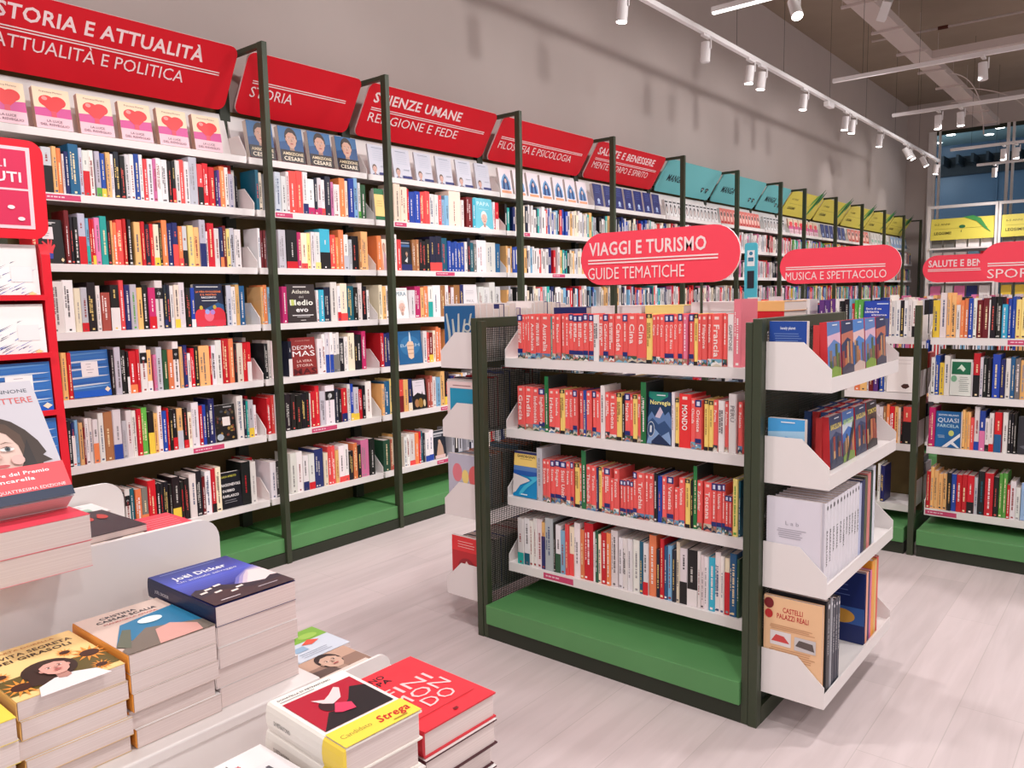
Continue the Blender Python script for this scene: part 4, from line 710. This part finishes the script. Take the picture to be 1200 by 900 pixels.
for k in range(4):
    far_row('X', YDK, 1, ZD[k], 3.16, 3.76, 'wwrkbOgnKR'); [far_row('X', 2.066 + .69, -1, ZD[k], a, b, 'wwrkbOgnKR') for a, b in ((1.45, 2.56), (2.65, 3.76))]
    if k < 3 : far_row('X', 4.2 + .152, 1, ZD[k], 1.9, 3.0, 'wwwrbOgBp'); far_row('X', 4.2 + .69, -1, ZD[k], 1.9, 3.0, 'wwwrbOgBp')
    if k > 0: far_row('X', YI + .69, -1, ZB[k], XI + .065, XI + LI - .065, 'wgrbOyBnk'); far_row('X', YDK, 1, ZD[k], 1.46, 2.2, 'wwrkbOgnKR')
o = far.build('distant_books', M_COVER); tag(o, 'small distant books filling the farther wall bays and hidden island sides', 'books', kind='stuff')

# ------------------------------------------------------------------ books in the island's side trays
def plain_book(name, w, d, h, col, loc, rz, label, group, txt=None, tc=(60, 58, 62), th=.008, tv=.12, lean=0):
    m = book_mb(w, d, h, col); D = Draw(m, (0, 0, 0), (1, 0, 0), (0, 0, 1), (0, -1, 0))
    if txt: D.text(txt, w / 2 - th * .45, h * (1 - tv), th, tc, min(h * .7, th * .95 * len(txt)), rot=-90, bold=True); D.ell(w / 2, h * .93, w * .2, w * .25, sc(tc, 1.2), 8)
    o = m.build(name, M_COVER, None, (loc[0], loc[1], loc[2] + d * math.sin(math.radians(lean)) + .0003)); o.rotation_euler = (math.radians(-lean), 0, rz); tag(o, label, 'book', group); return o
HP = math.pi / 2; XR = XI + LI + .002
for q, (ds, y, z, ww, hh, lb) in enumerate((('backblue', .0, 1.1425, .115, .178, 'blue back cover'), ('city5', .0, .8465, .115, .172, 'sky blue cover'))):
    face_book('city_guide', ds, ww, hh, .022, (XR + .006, YI + .04, z), 0, '%s behind the white side plate, %s side tray' % (lb, ('top', 'second')[q]), lean=0)
for z, row, tn, xf in ((1.1425, (('city1', .10, 'teal street scene cover'), ('city6', .235, 'grey tower cover'), ('city0', .36, 'cover with blue and orange houses'), ('city1', .495, 'cover with green hill'), ('city6', .63, 'cover with sand coloured tower')), 'top', 2.806),
                       (.8465, (('city2', .16, 'red spined dark cover'), ('city3', .29, 'cover titled NEW YORK CITY'), ('city2', .43, 'dark cover titled BARCELLONA'), ('city4', .565, 'dark cover titled TOKYO')), 'second', 2.80)):
    for q, (ds, y, lb) in enumerate(row):
        for k in range(5 if tn == 'second' else 3):
            x = xf - k * .027
            if y < .17 and k > 1: continue
            if k == 0: face_book('city_guide', ds, .124, .168 if tn == 'second' else .172, .022, (x, YI + y, z), HP, '%s, face-out in %s side tray' % (lb, tn), lean=3, col=(200, 44, 50))
            else: plain_book('city_guide', .124, .022, .164, (206, 60, 60) if k % 2 else (60, 90, 150), (x, YI + y + .001, z), HP, 'city guide %s behind the %s in %s side tray' % (ordinal(k), lb, tn), 'city guides stacked in the %s side tray' % tn)
z = .5065; y = YI + .036
face_book('city_guide', 'guidewhite', .168, .262, .012, (XR + .008, y, z), 0, 'white back cover with faint grey text, third side tray', lean=0, col=(232, 228, 234)); y += .022
for q, t in enumerate(('BARCELLONA', 'MARRAKECH', 'ISLANDA', 'LISBONA', 'PARIGI', 'COLOMBIA', 'MONDO', 'SCOZIA', 'SCOZIA', 'VENEZIA', 'SICILIA')):
    w = .034 if q in (2, 3, 4) else .03; plain_book('city_guide', w, .168, .258, (228, 224, 232), (2.822, y, z), HP, 'white guide spine titled %s, %s in third side tray' % (t, ordinal(q + 1)), 'white city guides in the third side tray', t, th=.012, tv=.35); y += w + .0008
for q, (c, w, h, cn) in enumerate((((190, 196, 226), .026, .25, 'pale violet'), ((38, 44, 92), .036, .256, 'navy'), ((96, 96, 70), .03, .262, 'olive'), ((220, 132, 130), .034, .268, 'pink'), ((40, 66, 56), .028, .268, 'dark green'), ((226, 230, 240), .026, .282, 'tall white'))):
    plain_book('illustrated_book', w, .165, h, c, (2.822, y, z), HP, '%s book spine at the far end of the third side tray' % cn, None); y += w + .002
z = .1525; y = YI + .036
face_book('illustrated_book', 'castelli', .185, .292, .016, (XR + .004, y, z), 0, 'peach cover titled CASTELLI PALAZZI REALI in the lowest side tray', lean=0, col=(238, 194, 150)); y += .03
for q, (c, w, h, cn) in enumerate((((34, 34, 40), .034, .30, 'black'), ((150, 152, 160), .022, .30, 'silver grey'), ((44, 50, 66), .024, .285, 'slate'), ((38, 44, 62), .024, .285, 'dark blue-grey'), ((52, 60, 74), .024, .28, 'grey-blue'))):
    plain_book('illustrated_book', w, .185, h, c, (2.8305, y, z), HP, '%s tall spine in the lowest side tray beside the peach cover' % cn, None, 'GUIDE D ITALIA', (190, 190, 196), .009, .2); y += w + .001
y = YI + .50
face_book('illustrated_book', 'bluedeep', .16, .262, .014, (2.664, y, z), 0, 'dark blue cover with orange picture in the lowest side tray', lean=0, col=(24, 40, 100)); y += .018
for q, (c, w, h, cn) in enumerate((((240, 170, 140), .024, .262, 'peach'), ((50, 40, 96), .022, .255, 'indigo'), ((222, 110, 160), .02, .255, 'pink'), ((240, 160, 50), .034, .285, 'bright orange'), ((226, 190, 110), .024, .28, 'mustard'), ((222, 90, 80), .022, .285, 'coral'))):
    plain_book('illustrated_book', w, .16, h, c, (2.824, y, z), HP, '%s spine at far end of the lowest side tray' % cn, None); y += w + .001
# trays towards the wall
XL_ = XI - .002
for z, ds, ww, hh, lb, pal in ((1.1545, 'coral', .175, .225, 'blue cover with pale coral branches', 'wwwwniwuw'), (.8585, 'se', .17, .205, 'pink and turquoise cover with the word sé', 'wKgrwbw'), (.5185, 'circles', .175, .235, 'grey cover with red and yellow circles', 'wBwogwr'), (.1645, 'redtop', .165, .23, 'red cover with white figure', 'rwkwbww')):
    face_book('illustrated_book', ds, ww, hh, .014, (XL_ - .006 - ww, YI + .038, z), 0, '%s in the side tray towards the wall' % lb, lean=0); y = YI + .058; q = 0
    while y < YI + .72:
        w = random.uniform(.022, .046); c = pal[q % len(pal)]
        plain_book('illustrated_book', w, .165, random.uniform(.205, .238) if z > .3 else .2, sc(PAL[c], random.uniform(.95, 1.02)), (XL_ - .195, y + w, z), -HP, '%s spine, %s in wall-side tray beside the %s' % (CN[c], ordinal(q + 1), lb.split(' with')[0].replace('cover', 'book')), 'books in the wall-side tray by the %s' % lb); y += w + .001; q += 1
# ------------------------------------------------------------------ lying books
def pages_mat():
    m = bpy.data.materials.new('page_edges'); m.use_nodes = True; nt = m.node_tree; b = nt.nodes['Principled BSDF']; tc = nt.nodes.new('ShaderNodeTexCoord'); mp = nt.nodes.new('ShaderNodeMapping'); mp.inputs['Scale'].default_value = (2, 2, 500)
    n = nt.nodes.new('ShaderNodeTexNoise'); n.inputs['Scale'].default_value = 1; n.inputs['Detail'].default_value = 3; r = nt.nodes.new('ShaderNodeValToRGB'); r.color_ramp.elements[0].color = lin('#dac8c4'); r.color_ramp.elements[1].color = lin('#e6d7d3'); r.color_ramp.elements[0].position = .35; r.color_ramp.elements[1].position = .65
    L = nt.links.new; L(tc.outputs['Object'], mp.inputs['Vector']); L(mp.outputs['Vector'], n.inputs['Vector']); L(n.outputs['Fac'], r.inputs['Fac']); L(r.outputs['Color'], b.inputs['Base Color']); b.inputs['Roughness'].default_value = .8; b.inputs['Specular IOR Level'].default_value = .15
    return m
M_PAGES = pages_mat()
def lying(name, design, w, h, t, loc, yaw, label, group=None, col=(220, 214, 212), hard=False, spine=None, band=None, spine_txt=None):
    """closed book lying cover up, tail towards +x, spine on the -y side"""
    r = thing(name, label, 'book', loc, yaw, group); o = .003 if hard else 0; b = .0026 if hard else .0007; s = spine or col
    m = MB(); m.box((-h, 0, t - b), (0, w, t), col); m.box((-h, 0, 0), (0, w, b), col)
    n = 6; P = []                                                     # rounded spine
    for k in range(n + 1):
        a = -math.pi / 2 + math.pi * k / n; P.append((0, -math.cos(a) * (.006 if hard else .002), t / 2 + math.sin(a) * t / 2))
    q = h * .25 if band else 0
    m.prism([(-h, p[1], p[2]) for p in P], (h - q, 0, 0), s)
    if band: m.prism([(-q, p[1] * 1.06, p[2]) for p in P], (q, 0, 0), band)
    D = Draw(m, (-h, 0, t), (0, 1, 0), (-1, 0, 0), (0, 0, 1)); D = Draw(m, (0, 0, t), (0, 1, 0), (-1, 0, 0), (0, 0, 1)); cover(D, design, w, h)
    if band or spine_txt:
        D2 = Draw(m, (-h, -.0064 if hard else -.0024, 0), (1, 0, 0), (0, 0, 1), (0, -1, 0))
        if spine_txt: D2.text(spine_txt, h * .12, t * .4, t * .16, (70, 66, 68) if sum(s) > 400 else (210, 210, 220), h * .22)
    m.build('cover', M_COVER, r)
    MB().box((-h + o + .001, .001, b), (-o - .0006, w - o - .0006, t - b)).build('page_block', M_PAGES, r)
    return r
def stack(name, design, w, h, t, n, tail, left, z0, what, col, jit=.006, rest='plain', low=None, yaw=0, **kw):
    for k in range(n):
        top = k == n - 1; jx, jy = (0, 0) if top else (random.uniform(-jit, jit), random.uniform(-jit, jit * .6))
        lying(name, design if top else rest, w, h, t - .0004, (tail + jx, left + jy, z0 + .0004 + k * t), yaw + random.uniform(-.012, .012), '%s, %s' % (what, 'top of its stack' if top else '%s from the bottom of its stack' % ordinal(k + 1)), 'stack of %s' % what, col if top or low is None else low, **(kw if top or low is None else dict(kw, spine=low, spine_txt=None)))
stack('hardcover_book', 'girasoli', .151, .205, .0288, 5, 2.374, -2.078, .7135, 'sunflower book LA VITA SEGRETA DEI GIRASOLI', (226, 190, 130), spine=(222, 170, 96))
stack('paperback_book', 'scalia', .146, .205, .0308, 5, 2.374, -1.921, .7135, 'paperback with a blue sea cover', (206, 186, 176), spine=(232, 150, 60))
stack('paperback_book', 'dicker', .16, .238, .0365, 5, 2.37, -1.771, .7135, 'night blue thriller with white title', (36, 46, 100), spine=(24, 30, 66), low=(222, 210, 208), spine_txt='JOËL DICKER')
stack('paperback_book', 'limoni', .15, .21, .034, 4, 2.40, -2.238, .7135, 'yellow and red novel at table edge', (240, 214, 84), spine=(236, 206, 90))
stack('hardcover_book', 'strega', .137, .20, .0448, 5, 2.752, -1.806, .5725, 'white and yellow novel with hand picture', (240, 234, 226), hard=True, band=(246, 214, 76), spine_txt='DI PIETRANTONIO', yaw=-.05)
stack('hardcover_book', 'finimondo', .162, .215, .0436, 4, 2.744, -1.650, .5725, 'red hardcover titled FINIMONDO', (206, 44, 56), hard=True, spine=(190, 30, 44), low=(70, 26, 34), yaw=-.03)
stack('paperback_book', 'mari', .147, .205, .042, 4, 2.765, -1.963, .5725, 'white paperback with ink drawing', (232, 226, 226))
stack('paperback_book', 'plain', .16, .205, .029, 3, 2.06, -2.06, .8805, 'novel half hidden under the portrait book', (226, 120, 124))
stack('hardcover_book', 'pinkred', .165, .21, .045, 2, 2.20, -2.056, .968, 'thick pink-jacketed novel under the portrait book', (232, 120, 128), jit=.003)
lying('paperback_book', 'landscape', .15, .19, .03, (2.066, -1.846, .8805), 0, 'novel with landscape cover on the back tier of the table', col=(206, 190, 180))
lying('paperback_book', 'landscape', .15, .19, .028, (2.066, -1.846, .911), .01, 'novel with landscape cover lying second on the back tier', col=(206, 190, 180))
lying('paperback_book', 'plain', .15, .1, .03, (1.868, -1.84, .8805), 0, 'pale novel under the black book on the back tier', col=(226, 220, 220))
lying('paperback_book', 'plain', .15, .1, .028, (1.868, -1.84, .911), 0, 'pale novel second under the black book on the back tier', col=(226, 220, 220))
lying('paperback_book', 'darkswirl', .15, .2, .014, (1.972, -1.838, .9395), .02, 'black book with red swirls on the back tier', col=(50, 46, 52))
lying('paperback_book', 'pinkred', .1, .2, .058, (2.06, -1.69, .8805), 0, 'pink red book with white lines on the back tier', col=(220, 70, 88))
lying('paperback_book', 'plain', .15, .10, .066, (1.762, -1.82, .8805), 0, 'white book at the far side of the back tier', col=(232, 226, 224))
# portrait novel leaning back on the pile
r = thing('paperback_book', 'novel with a young woman portrait and red band, leaning on the pile', 'book', (2.122, -2.066, 1.0585))
r.rotation_euler = (0, math.radians(51), 0)
m = MB(); w, h, t = .17, .245, .042; m.box((-h, 0, t - .0014), (0, w, t), (198, 194, 202)); m.box((-h, 0, 0), (0, w, .0014), (226, 220, 220)); m.box((-h, -.002, 0), (0, 0, t), (150, 150, 160)); cover(Draw(m, (0, 0, t), (0, 1, 0), (-1, 0, 0), (0, 0, 1)), 'lettere', w, h)
m.build('cover', M_COVER, r); MB().box((-h + .001, .001, .0016), (-.0008, w - .001, t - .0016)).build('page_block', M_PAGES, r)

# ------------------------------------------------------------------ tiered white table
tb = thing('tiered_display_table', 'white tiered steel table stacked with new novels in front of the wall bookcases', 'table', (1.9, -2.1, 0))
ox, oy = 1.9, -2.1
def plate(x, y0, y1, z0, z1, r=.045, t=.012):
    P = [(y0, z0), (y1, z0)] + [(y1 - r + r * math.cos(math.radians(a)), z1 - r + r * math.sin(math.radians(a))) for a in range(0, 91, 15)] + [(y0, z1)]
    return MB().prism([(x - ox, a - oy, b) for a, b in P], (t, 0, 0))
bx = lambda lo, hi: MB().box((lo[0] - ox, lo[1] - oy, lo[2]), (hi[0] - ox, hi[1] - oy, hi[2]))
bx((2.082, -2.95, .693), (2.408, -1.592, .713)).build('middle_tier', M_WHITE, tb, bevel=.003)
bx((1.652, -2.95, .862), (2.0795, -1.592, .88)).build('back_tier', M_WHITE, tb)
bx((2.396, -2.95, .5725), (2.404, -1.592, .6925)).build('riser', M_WHITE, tb)
bx((2.41, -2.95, .552), (2.80, -1.478, .572)).build('front_tier', M_WHITE, tb, bevel=.003)
plate(2.068, -2.95, -1.590, .70, .966).build('riser_plate', M_WHITE, tb)
plate(1.64, -2.95, -1.590, .70, .985).build('riser_plate', M_WHITE, tb)
plate(2.384, -1.57, -1.405, .58, .690, .03, .006).build('tray_plate', M_WHITE, tb)
bx((1.95, -1.57, .575), (2.38, -1.30, .585)).build('end_tray', M_WHITE, tb)
bx((1.62, -2.95, .06), (2.36, -1.60, .66)).build('table_base', M_WHITE, tb)
bx((1.66, -2.95, 0), (2.32, -1.64, .0595)).build('kick_board', M_KICK, tb)
stack('picture_book', 'parkmap', .135, .14, .018, 3, 2.2, -1.49, .5855, 'green park cover paperback on the end tray', (206, 214, 226))
lying('picture_book', 'sepia', .15, .112, .056, (2.318, -1.53, .5855), .0, 'brown photo cover paperback on the end tray', col=(150, 120, 106))

# ------------------------------------------------------------------ red display stand
st = thing('red_display_stand', 'red steel display stand with header card before the STORIA E ATTUALITÀ bay', 'display stand', (0, 0, 0))
YR = -1.222
for yy in (YR - .03, YR - .53): 
    P = [(.06, 0), (.40, 0), (.40, .8), (.385, 1.03), (.37, 1.24), (.365, 1.60), (.34, 1.64), (.06, 1.64)]
    MB().prism([(a, yy, b) for a, b in P], (0, .03, 0)).build('side_panel', M_RED, st)
for z in (1.446, 1.234, 1.021, .81, .6):
    x1 = .37 + (1.45 - z) * .09; m = MB(); m.box((.07, YR - .4995, z - .014), (x1, YR - .0305, z - .008)); m.box((x1, YR - .4995, z - .014), (x1 + .006, YR - .0305, z + .006)); m.build('shelf', M_RED, st)
MB().box((.064, YR - .4995, .02), (.069, YR - .0305, 1.62)).build('back_panel', M_RED, st)
m = MB(); panel(m, (.372, YR - .52, 1.655), (0, 1, 0), (0, 0, 1), (1, 0, 0), .52, .352, .05, .02, (226, 20, 42), (200, 16, 34)); m.build('header_panel', M_PRINT, st)
m = MB(); D = Draw(m, (.3735, YR - .50, 1.69), (0, 1, 0), (0, 0, 1), (1, 0, 0), .0006); D.rect(0, 0, .455, .29, (246, 200, 206)); D.rect(.014, .012, .441, .278, (206, 44, 84)); D.rect(.014, .135, .441, .142, (246, 200, 206))
D.text('CONSIGLI', .225, .215, .03, (246, 214, 220), .3, al='c'); D.text('RICEVUTI', .30, .165, .036, (246, 224, 228), .24, al='c', bold=True)
for a, b in ((.32, .25), (.38, .075), (.28, .06), (.41, .035), (.2, .04)): D.ell(a, b, .012, .007, (246, 220, 224), 10)
m.build('header_card', M_PRINT, st)
for z, ds, hh, cn, cc in ((1.433, 'wave', .195, 'upper', (238, 234, 232)), (1.221, 'wave', .19, 'middle', (238, 234, 232)), (1.008, 'stripes', .19, 'lower', (46, 104, 176)), (.797, 'stripes', .19, 'lowest', (46, 104, 176))):
    x = .35 + (1.45 - z) * .09
    for q in range(2): face_book('face_out_book', ds, .205, hh, .02, (x, YR - .037 - .206 - q * .215, z + .006), HP, '%s cover, %s on %s shelf of the red stand' % ('white with blue brush strokes' if ds == 'wave' else 'blue brush-stripe', ('inner', 'outer')[q], cn), 'face-out books on the red stand', lean=4, col=cc)

# ------------------------------------------------------------------ books lying on the far side of the travel island
def pile(x, y, w, d, cols, what, yaw=0, t=.034, z0=1.1615):
    for k, c in enumerate(cols):
        m = MB(); m.box((0, 0, 0), (w, d, .0015), PAL[c]); m.box((0, 0, t - .0019), (w, d, t - .0004), PAL[c]); m.box((0, 0, .0015), (w, .0015, t - .0019), PAL[c]); m.box((.002, .0015, .0015), (w - .002, d - .002, t - .0019), PAPER)
        top = k == len(cols) - 1; D = Draw(m, (0, d, t - .0004), (-1, 0, 0), (0, -1, 0), (0, 0, 1)) if False else Draw(m, (0, 0, t - .0004), (1, 0, 0), (0, 1, 0), (0, 0, 1))
        if top and c != 'w': D.rect(w * .2, d * .6, w * .8, d * .75, sc(PAL[c], 1.25 if sum(PAL[c]) < 400 else .8))
        o = m.build('large_book', M_COVER, None, (x + random.uniform(-.004, .004), y, z0 + .0006 + k * t)); o.rotation_euler = (0, 0, yaw + random.uniform(-.03, .03))
        tag(o, '%s book, %s in the lying pile %s' % (CN[c], 'topmost' if top else ordinal(k + 1) + ' from below', what), 'book', 'lying books, %s' % what)
yb = YI + .47
pile(1.50, yb, .17, .23, 'wrKwn', 'beside the wall-side tray', t=.040)
pile(1.70, yb, .24, .26, 'wowgww', 'under the left sign pole', .05, t=.034)
pile(1.96, yb, .17, .24, 'kwGrY', 'behind the CINA guides', t=.041)
pile(2.163, yb, .19, .26, 'bwRnww', 'behind the right sign pole', .12, t=.036)
pile(2.36, yb, .17, .22, 'vwwKrO', 'behind the FRANCIA guide', t=.036)

m = MB(); panel(m, (1.49, 2.482, 1.0805), (1, 0, 0), (0, 0, 1), (0, -1, 0), .085, .648, .02, .01, (80, 186, 206), (150, 214, 224)); D = Draw(m, (1.49, 2.482, 1.0805), (1, 0, 0), (0, 0, 1), (0, -1, 0), .0006)
D.rect(.018, .50, .067, .60, (236, 240, 242)); D.l = 3; D.rect(.024, .53, .06, .555, (60, 130, 160)); D.ell(.043, .58, .012, .012, (60, 130, 160), 12); D.rect(.02, .36, .066, .47, (40, 44, 54)); D.l = 4; D.poly([(.022, .36), (.05, .47), (.06, .47), (.034, .36)], (226, 226, 230))
tag(m.build('display_board', M_PRINT), 'narrow turquoise board with rounded top between the two red island signs', 'display board')

# ------------------------------------------------------------------ white shelving with yellow signs before the window
for b, x0 in enumerate((.20, 1.30, 2.40)):
    r = thing('white_shelf_unit', ('white shelf unit with yellow LEGGIMI sign next to the corner', 'white shelf unit with yellow sign beside the double mullion', 'white shelf unit farthest from the corner')[b], 'shelf unit', (x0, 13.6, 0))
    for xx in (0, 1.06): MB().box((xx, 0, 0), (xx + .05, .05, 2.9)).build('post', M_WHITE, r)
    MB().box((.0505, 0, 2.85), (1.0595, .05, 2.9)).build('top_rail', M_WHITE, r)
    for z in (2.15, 1.85, 1.55, 1.25, .95, .65, .35): MB().box((.0505, -.02, z - .03), (1.0595, .34, z)).build('shelf', M_WHITE, r)
    MB().box((.0505, .345, 0), (1.0595, .355, 2.3)).build('back_panel', M_WHITE, r)
    m = MB(); panel(m, (.06, .0, 2.29), (1, 0, 0), (0, .12, .97), (0, -.97, .12), .99, .39, .01, .01, (226, 212, 92), (200, 186, 80)); D = Draw(m, (.06, 0, 2.29), (1, 0, 0), (0, .12, .97), (0, -.97, .12), .001); D.l = 3
    D.text('0-5 ANNI', .06, .27, .035, (110, 100, 40), .24); D.rect(.06, .2, .9, .204, (150, 140, 60)); D.text('LEGGIMI!', .06, .1, .05, (90, 84, 40), .27, bold=True); D.ell(.5, .23, .05, .03, (50, 110, 70)); D.poly([(.5, .2), (.48, .13), (.49, .13)], (60, 90, 50))
    D.poly([(.5, .40), (.66, .42), (.78, .36), (.9, .16), (.95, .1), (.84, .18), (.72, .31), (.6, .36)], (70, 150, 80)); m.build('sign_panel', M_PRINT, r)
    for k, z in enumerate((2.15, 1.85, 1.55, 1.25)):
        for q in range(5):
            c = ('G', 'G', 'w', 'w', 'w')[q] if k == 0 else random.choice('wwBrpyvn'); plain_book('picture_book', .17, .02, .22, PAL[c], (x0 + .07 + q * .195, 13.66, z + .0005), 0, '%s picture book, %s on %s of %s' % (CN[c], ordinal(q + 1), SH[k], ('corner white unit', 'middle white unit', 'far white unit')[b]), 'picture books in the white units', lean=8)

# ------------------------------------------------------------------ ceiling fixtures
def track(label, a, b, wires):
    a = Vector(a); b = Vector(b); r = thing('lighting_track', label, 'track', a); d = b - a
    if abs(d.x) > abs(d.y): MB().box((0, -.018, 0), (d.x, .018, .036)).build('rail', M_LAMP, r)
    else: MB().box((-.018, 0, 0), (.018, d.y, .036)).build('rail', M_LAMP, r)
    for t in wires: p = d * t; MB().cyl((p.x, p.y, .0362), (p.x, p.y, ZC - a.z), .0018, seg=5).build('suspension_wire', M_KICK, r)
ZT = 3.40
track('long white lighting track running above the wall bookcases', (.735, -1.5, ZT), (.735, 11.7, ZT), (.15, .3, .42, .5, .6, .7, .8, .9))
for q, y in enumerate((3.05, 5.63, 7.67, 10.73, 12.64)): track('white cross track, %s from the camera end' % ordinal(q + 1), (.985 + .03 * q, y, ZT), (5.5, y, ZT), (.06, .4, .8))
M_TUBE = mat('fluorescent_underside', '#ffffff', .5, emit=('#fffdf8', 2.2))
tag(MB().box((.99, 3.035, ZT - .012), (2.2, 3.065, ZT - .001)).build('linear_lamp', M_TUBE), 'glowing white linear lamp strip under the nearest cross track', 'lamp')
def lamp(x, y, aim, label, group, lit=True, watts=0, ang=70):
    r = thing('track_spotlight', label, 'spotlight', (x, y, ZT), 0, group); A = Vector(aim).normalized(); p = Vector((0, 0, -.075)); q = p + A * .125
    MB().box((-.015, -.06, -.018), (.015, .06, -.0005)).build('adapter', M_LAMP, r); MB().cyl((.043, 0, -.018), (.043, 0, -.11), .006, seg=8).build('arm', M_LAMP, r)
    MB().cyl(p - A * .02, q, .036, .038, 20).build('lamp_body', M_LAMP, r)
    MB().cyl(q + A * .0005, q + A * .004, .033, .033, 20).build('lamp_lens', M_GLOW if lit else M_LAMP, r)
    if watts:
        o = spot('track_beam', Vector((x, y, ZT)) + q + A * .03, Vector((x, y, ZT)) + q + A * 2, watts, ang, .035); return r
for q, (y, ax, ay, lit) in enumerate(((2.25, -.1, 0, 1), (3.47, -.05, 0, 0), (4.33, -.12, 0, 1), (4.59, -.12, 0, 1), (5.65, -.1, 0, 1), (6.98, -.1, 0, 1), (7.23, -.1, 0, 1), (8.36, -.1, 0, 1), (9.6, .5, .3, 1), (9.8, .5, .2, 1), (10.6, .5, .1, 1), (11.55, -.1, 0, 1))):
    lamp(.735, y, (ax, ay, -1), 'white cylinder spotlight, %s along the wall track' % ordinal(q + 1), 'spotlights along the wall track', lit)
for y in (-2.4, -1.2, -.2, .75, 1.6, 2.3, 3.2, 4.3, 5.4, 6.7, 8.2, 9.8, 11.4): spot('track_beam', (.8, y, 3.2), (-.1, y, 1.25), WALL_W, 85, .05)
spot('wall_beam', (.75, 10.2, 3.2), (-.45, 10.0, 3.0), 14, 40, .04); spot('wall_beam', (.75, 13.1, 3.2), (-.45, 13.1, 2.9), 10, 40, .04)
for x, y, ax, lit, lb in ((2.272, 5.63, .05, 0, 'unlit white spotlight on the second cross track'), (1.524, 7.67, 0, 1, 'lit spotlight nearest the end of the third cross track'), (1.745, 7.67, .05, 1, 'lit spotlight further along the third cross track'),
                          (1.742, 10.73, 0, 1, 'lit spotlight on the fourth cross track by the mullion'), (1.895, 10.73, 0, 1, 'lit spotlight on the fourth cross track past the mullion'), (1.358, 12.64, 0, 0, 'unlit spotlight on the farthest cross track'), (1.567, 3.05, .45, 1, 'bright spotlight on the nearest cross track shining towards the camera')):
    lamp(x, y, (ax, -.5 if y == 3.05 else 0, -1), lb, None, bool(lit))
tag(MB().box((.715, 6.28, ZT - .06), (.775, 6.46, ZT - .004)).build('track_driver_box', M_LAMP, bevel=.01), 'white rounded driver box on the wall track', 'driver box')
ct = thing('cable_tray', 'wide galvanised cable tray hanging under the dark ceiling with a branch', 'cable tray', (1.03, 4.5, 4.2))
m = MB(); m.box((0, 0, 0), (.22, 9.2, .006)); m.box((0, 0, .006), (.004, 9.2, .09)); m.box((.216, 0, .006), (.22, 4.05, .09)); m.box((.216, 4.33, .006), (.22, 9.2, .09)); m.build('main_run', M_TRAY, ct)
m = MB(); m.box((.2205, 4.05, 0), (3.2, 4.33, .006)); m.box((.2205, 4.05, .006), (3.2, 4.054, .09)); m.box((.2205, 4.326, .006), (3.2, 4.33, .09)); m.build('branch_run', M_TRAY, ct)
for k in range(9): y = .4 + k * 1.05; MB().box((-.06, y, -.026), (.28, y + .03, -.0005)).build('cross_bar', M_TRAY, ct); MB().cyl((-.05, y + .015, -.01), (-.05, y + .015, .74), .003, seg=6).build('hanger_rod', M_TRAY, ct)
pp = thing('ceiling_pipe', 'thin pale pipe with brown coupling crossing under the ceiling', 'pipe', (.5, 8.75, 4.6)); MB().cyl((0, 0, 0), (3.6, .1, 0), .014).build('pipe_run', M_TRAY, pp); MB().cyl((.76, .022, 0), (.87, .025, 0), .022).build('coupling', mat('brown_coupling', '#5a2a1c', .6), pp)
b = MB().box((-.04, -.06, -.09), (.04, .06, .09)).build('projector_lamp', M_LAMP, None, (1.39, 5.9, 4.05), bevel=.004); b.rotation_euler = (.5, .35, .3); tag(b, 'white box-shaped lamp tilted beside the cable tray', 'lamp')
bm = thing('ceiling_duct', 'pale ventilation duct high under the ceiling', 'duct', (2.6, 9.5, 4.55)); MB().box((0, 0, 0), (2.5, 1.0, .38)).build('duct_body', M_TRAY, bm)
for pts, lb in (([(1.257, 9.6, 4.23), (1.5, 9.8, 4.22), (1.6, 9.9, 3.9), (1.62, 9.9, 3.45)], 'grey cable dropping from the tray past the third cross track'), ([(1.257, 10.6, 4.23), (1.8, 10.8, 4.15), (2.1, 10.8, 3.9), (2.1, 10.75, 3.46)], 'grey cable looping down to the fourth cross track')):
    m = MB()
    def bez(t): P = [Vector(p) for p in pts]; return P[0] * (1 - t) ** 3 + P[1] * 3 * t * (1 - t) ** 2 + P[2] * 3 * t * t * (1 - t) + P[3] * t ** 3
    for k in range(16): m.cyl(bez(k / 16), bez((k + 1.08) / 16), .007, seg=8)
    o = m.build('cable', M_TRAY, ct, (-1.03, -4.5, -4.2)); o['label'] = lb
print('objects', len(bpy.data.objects))
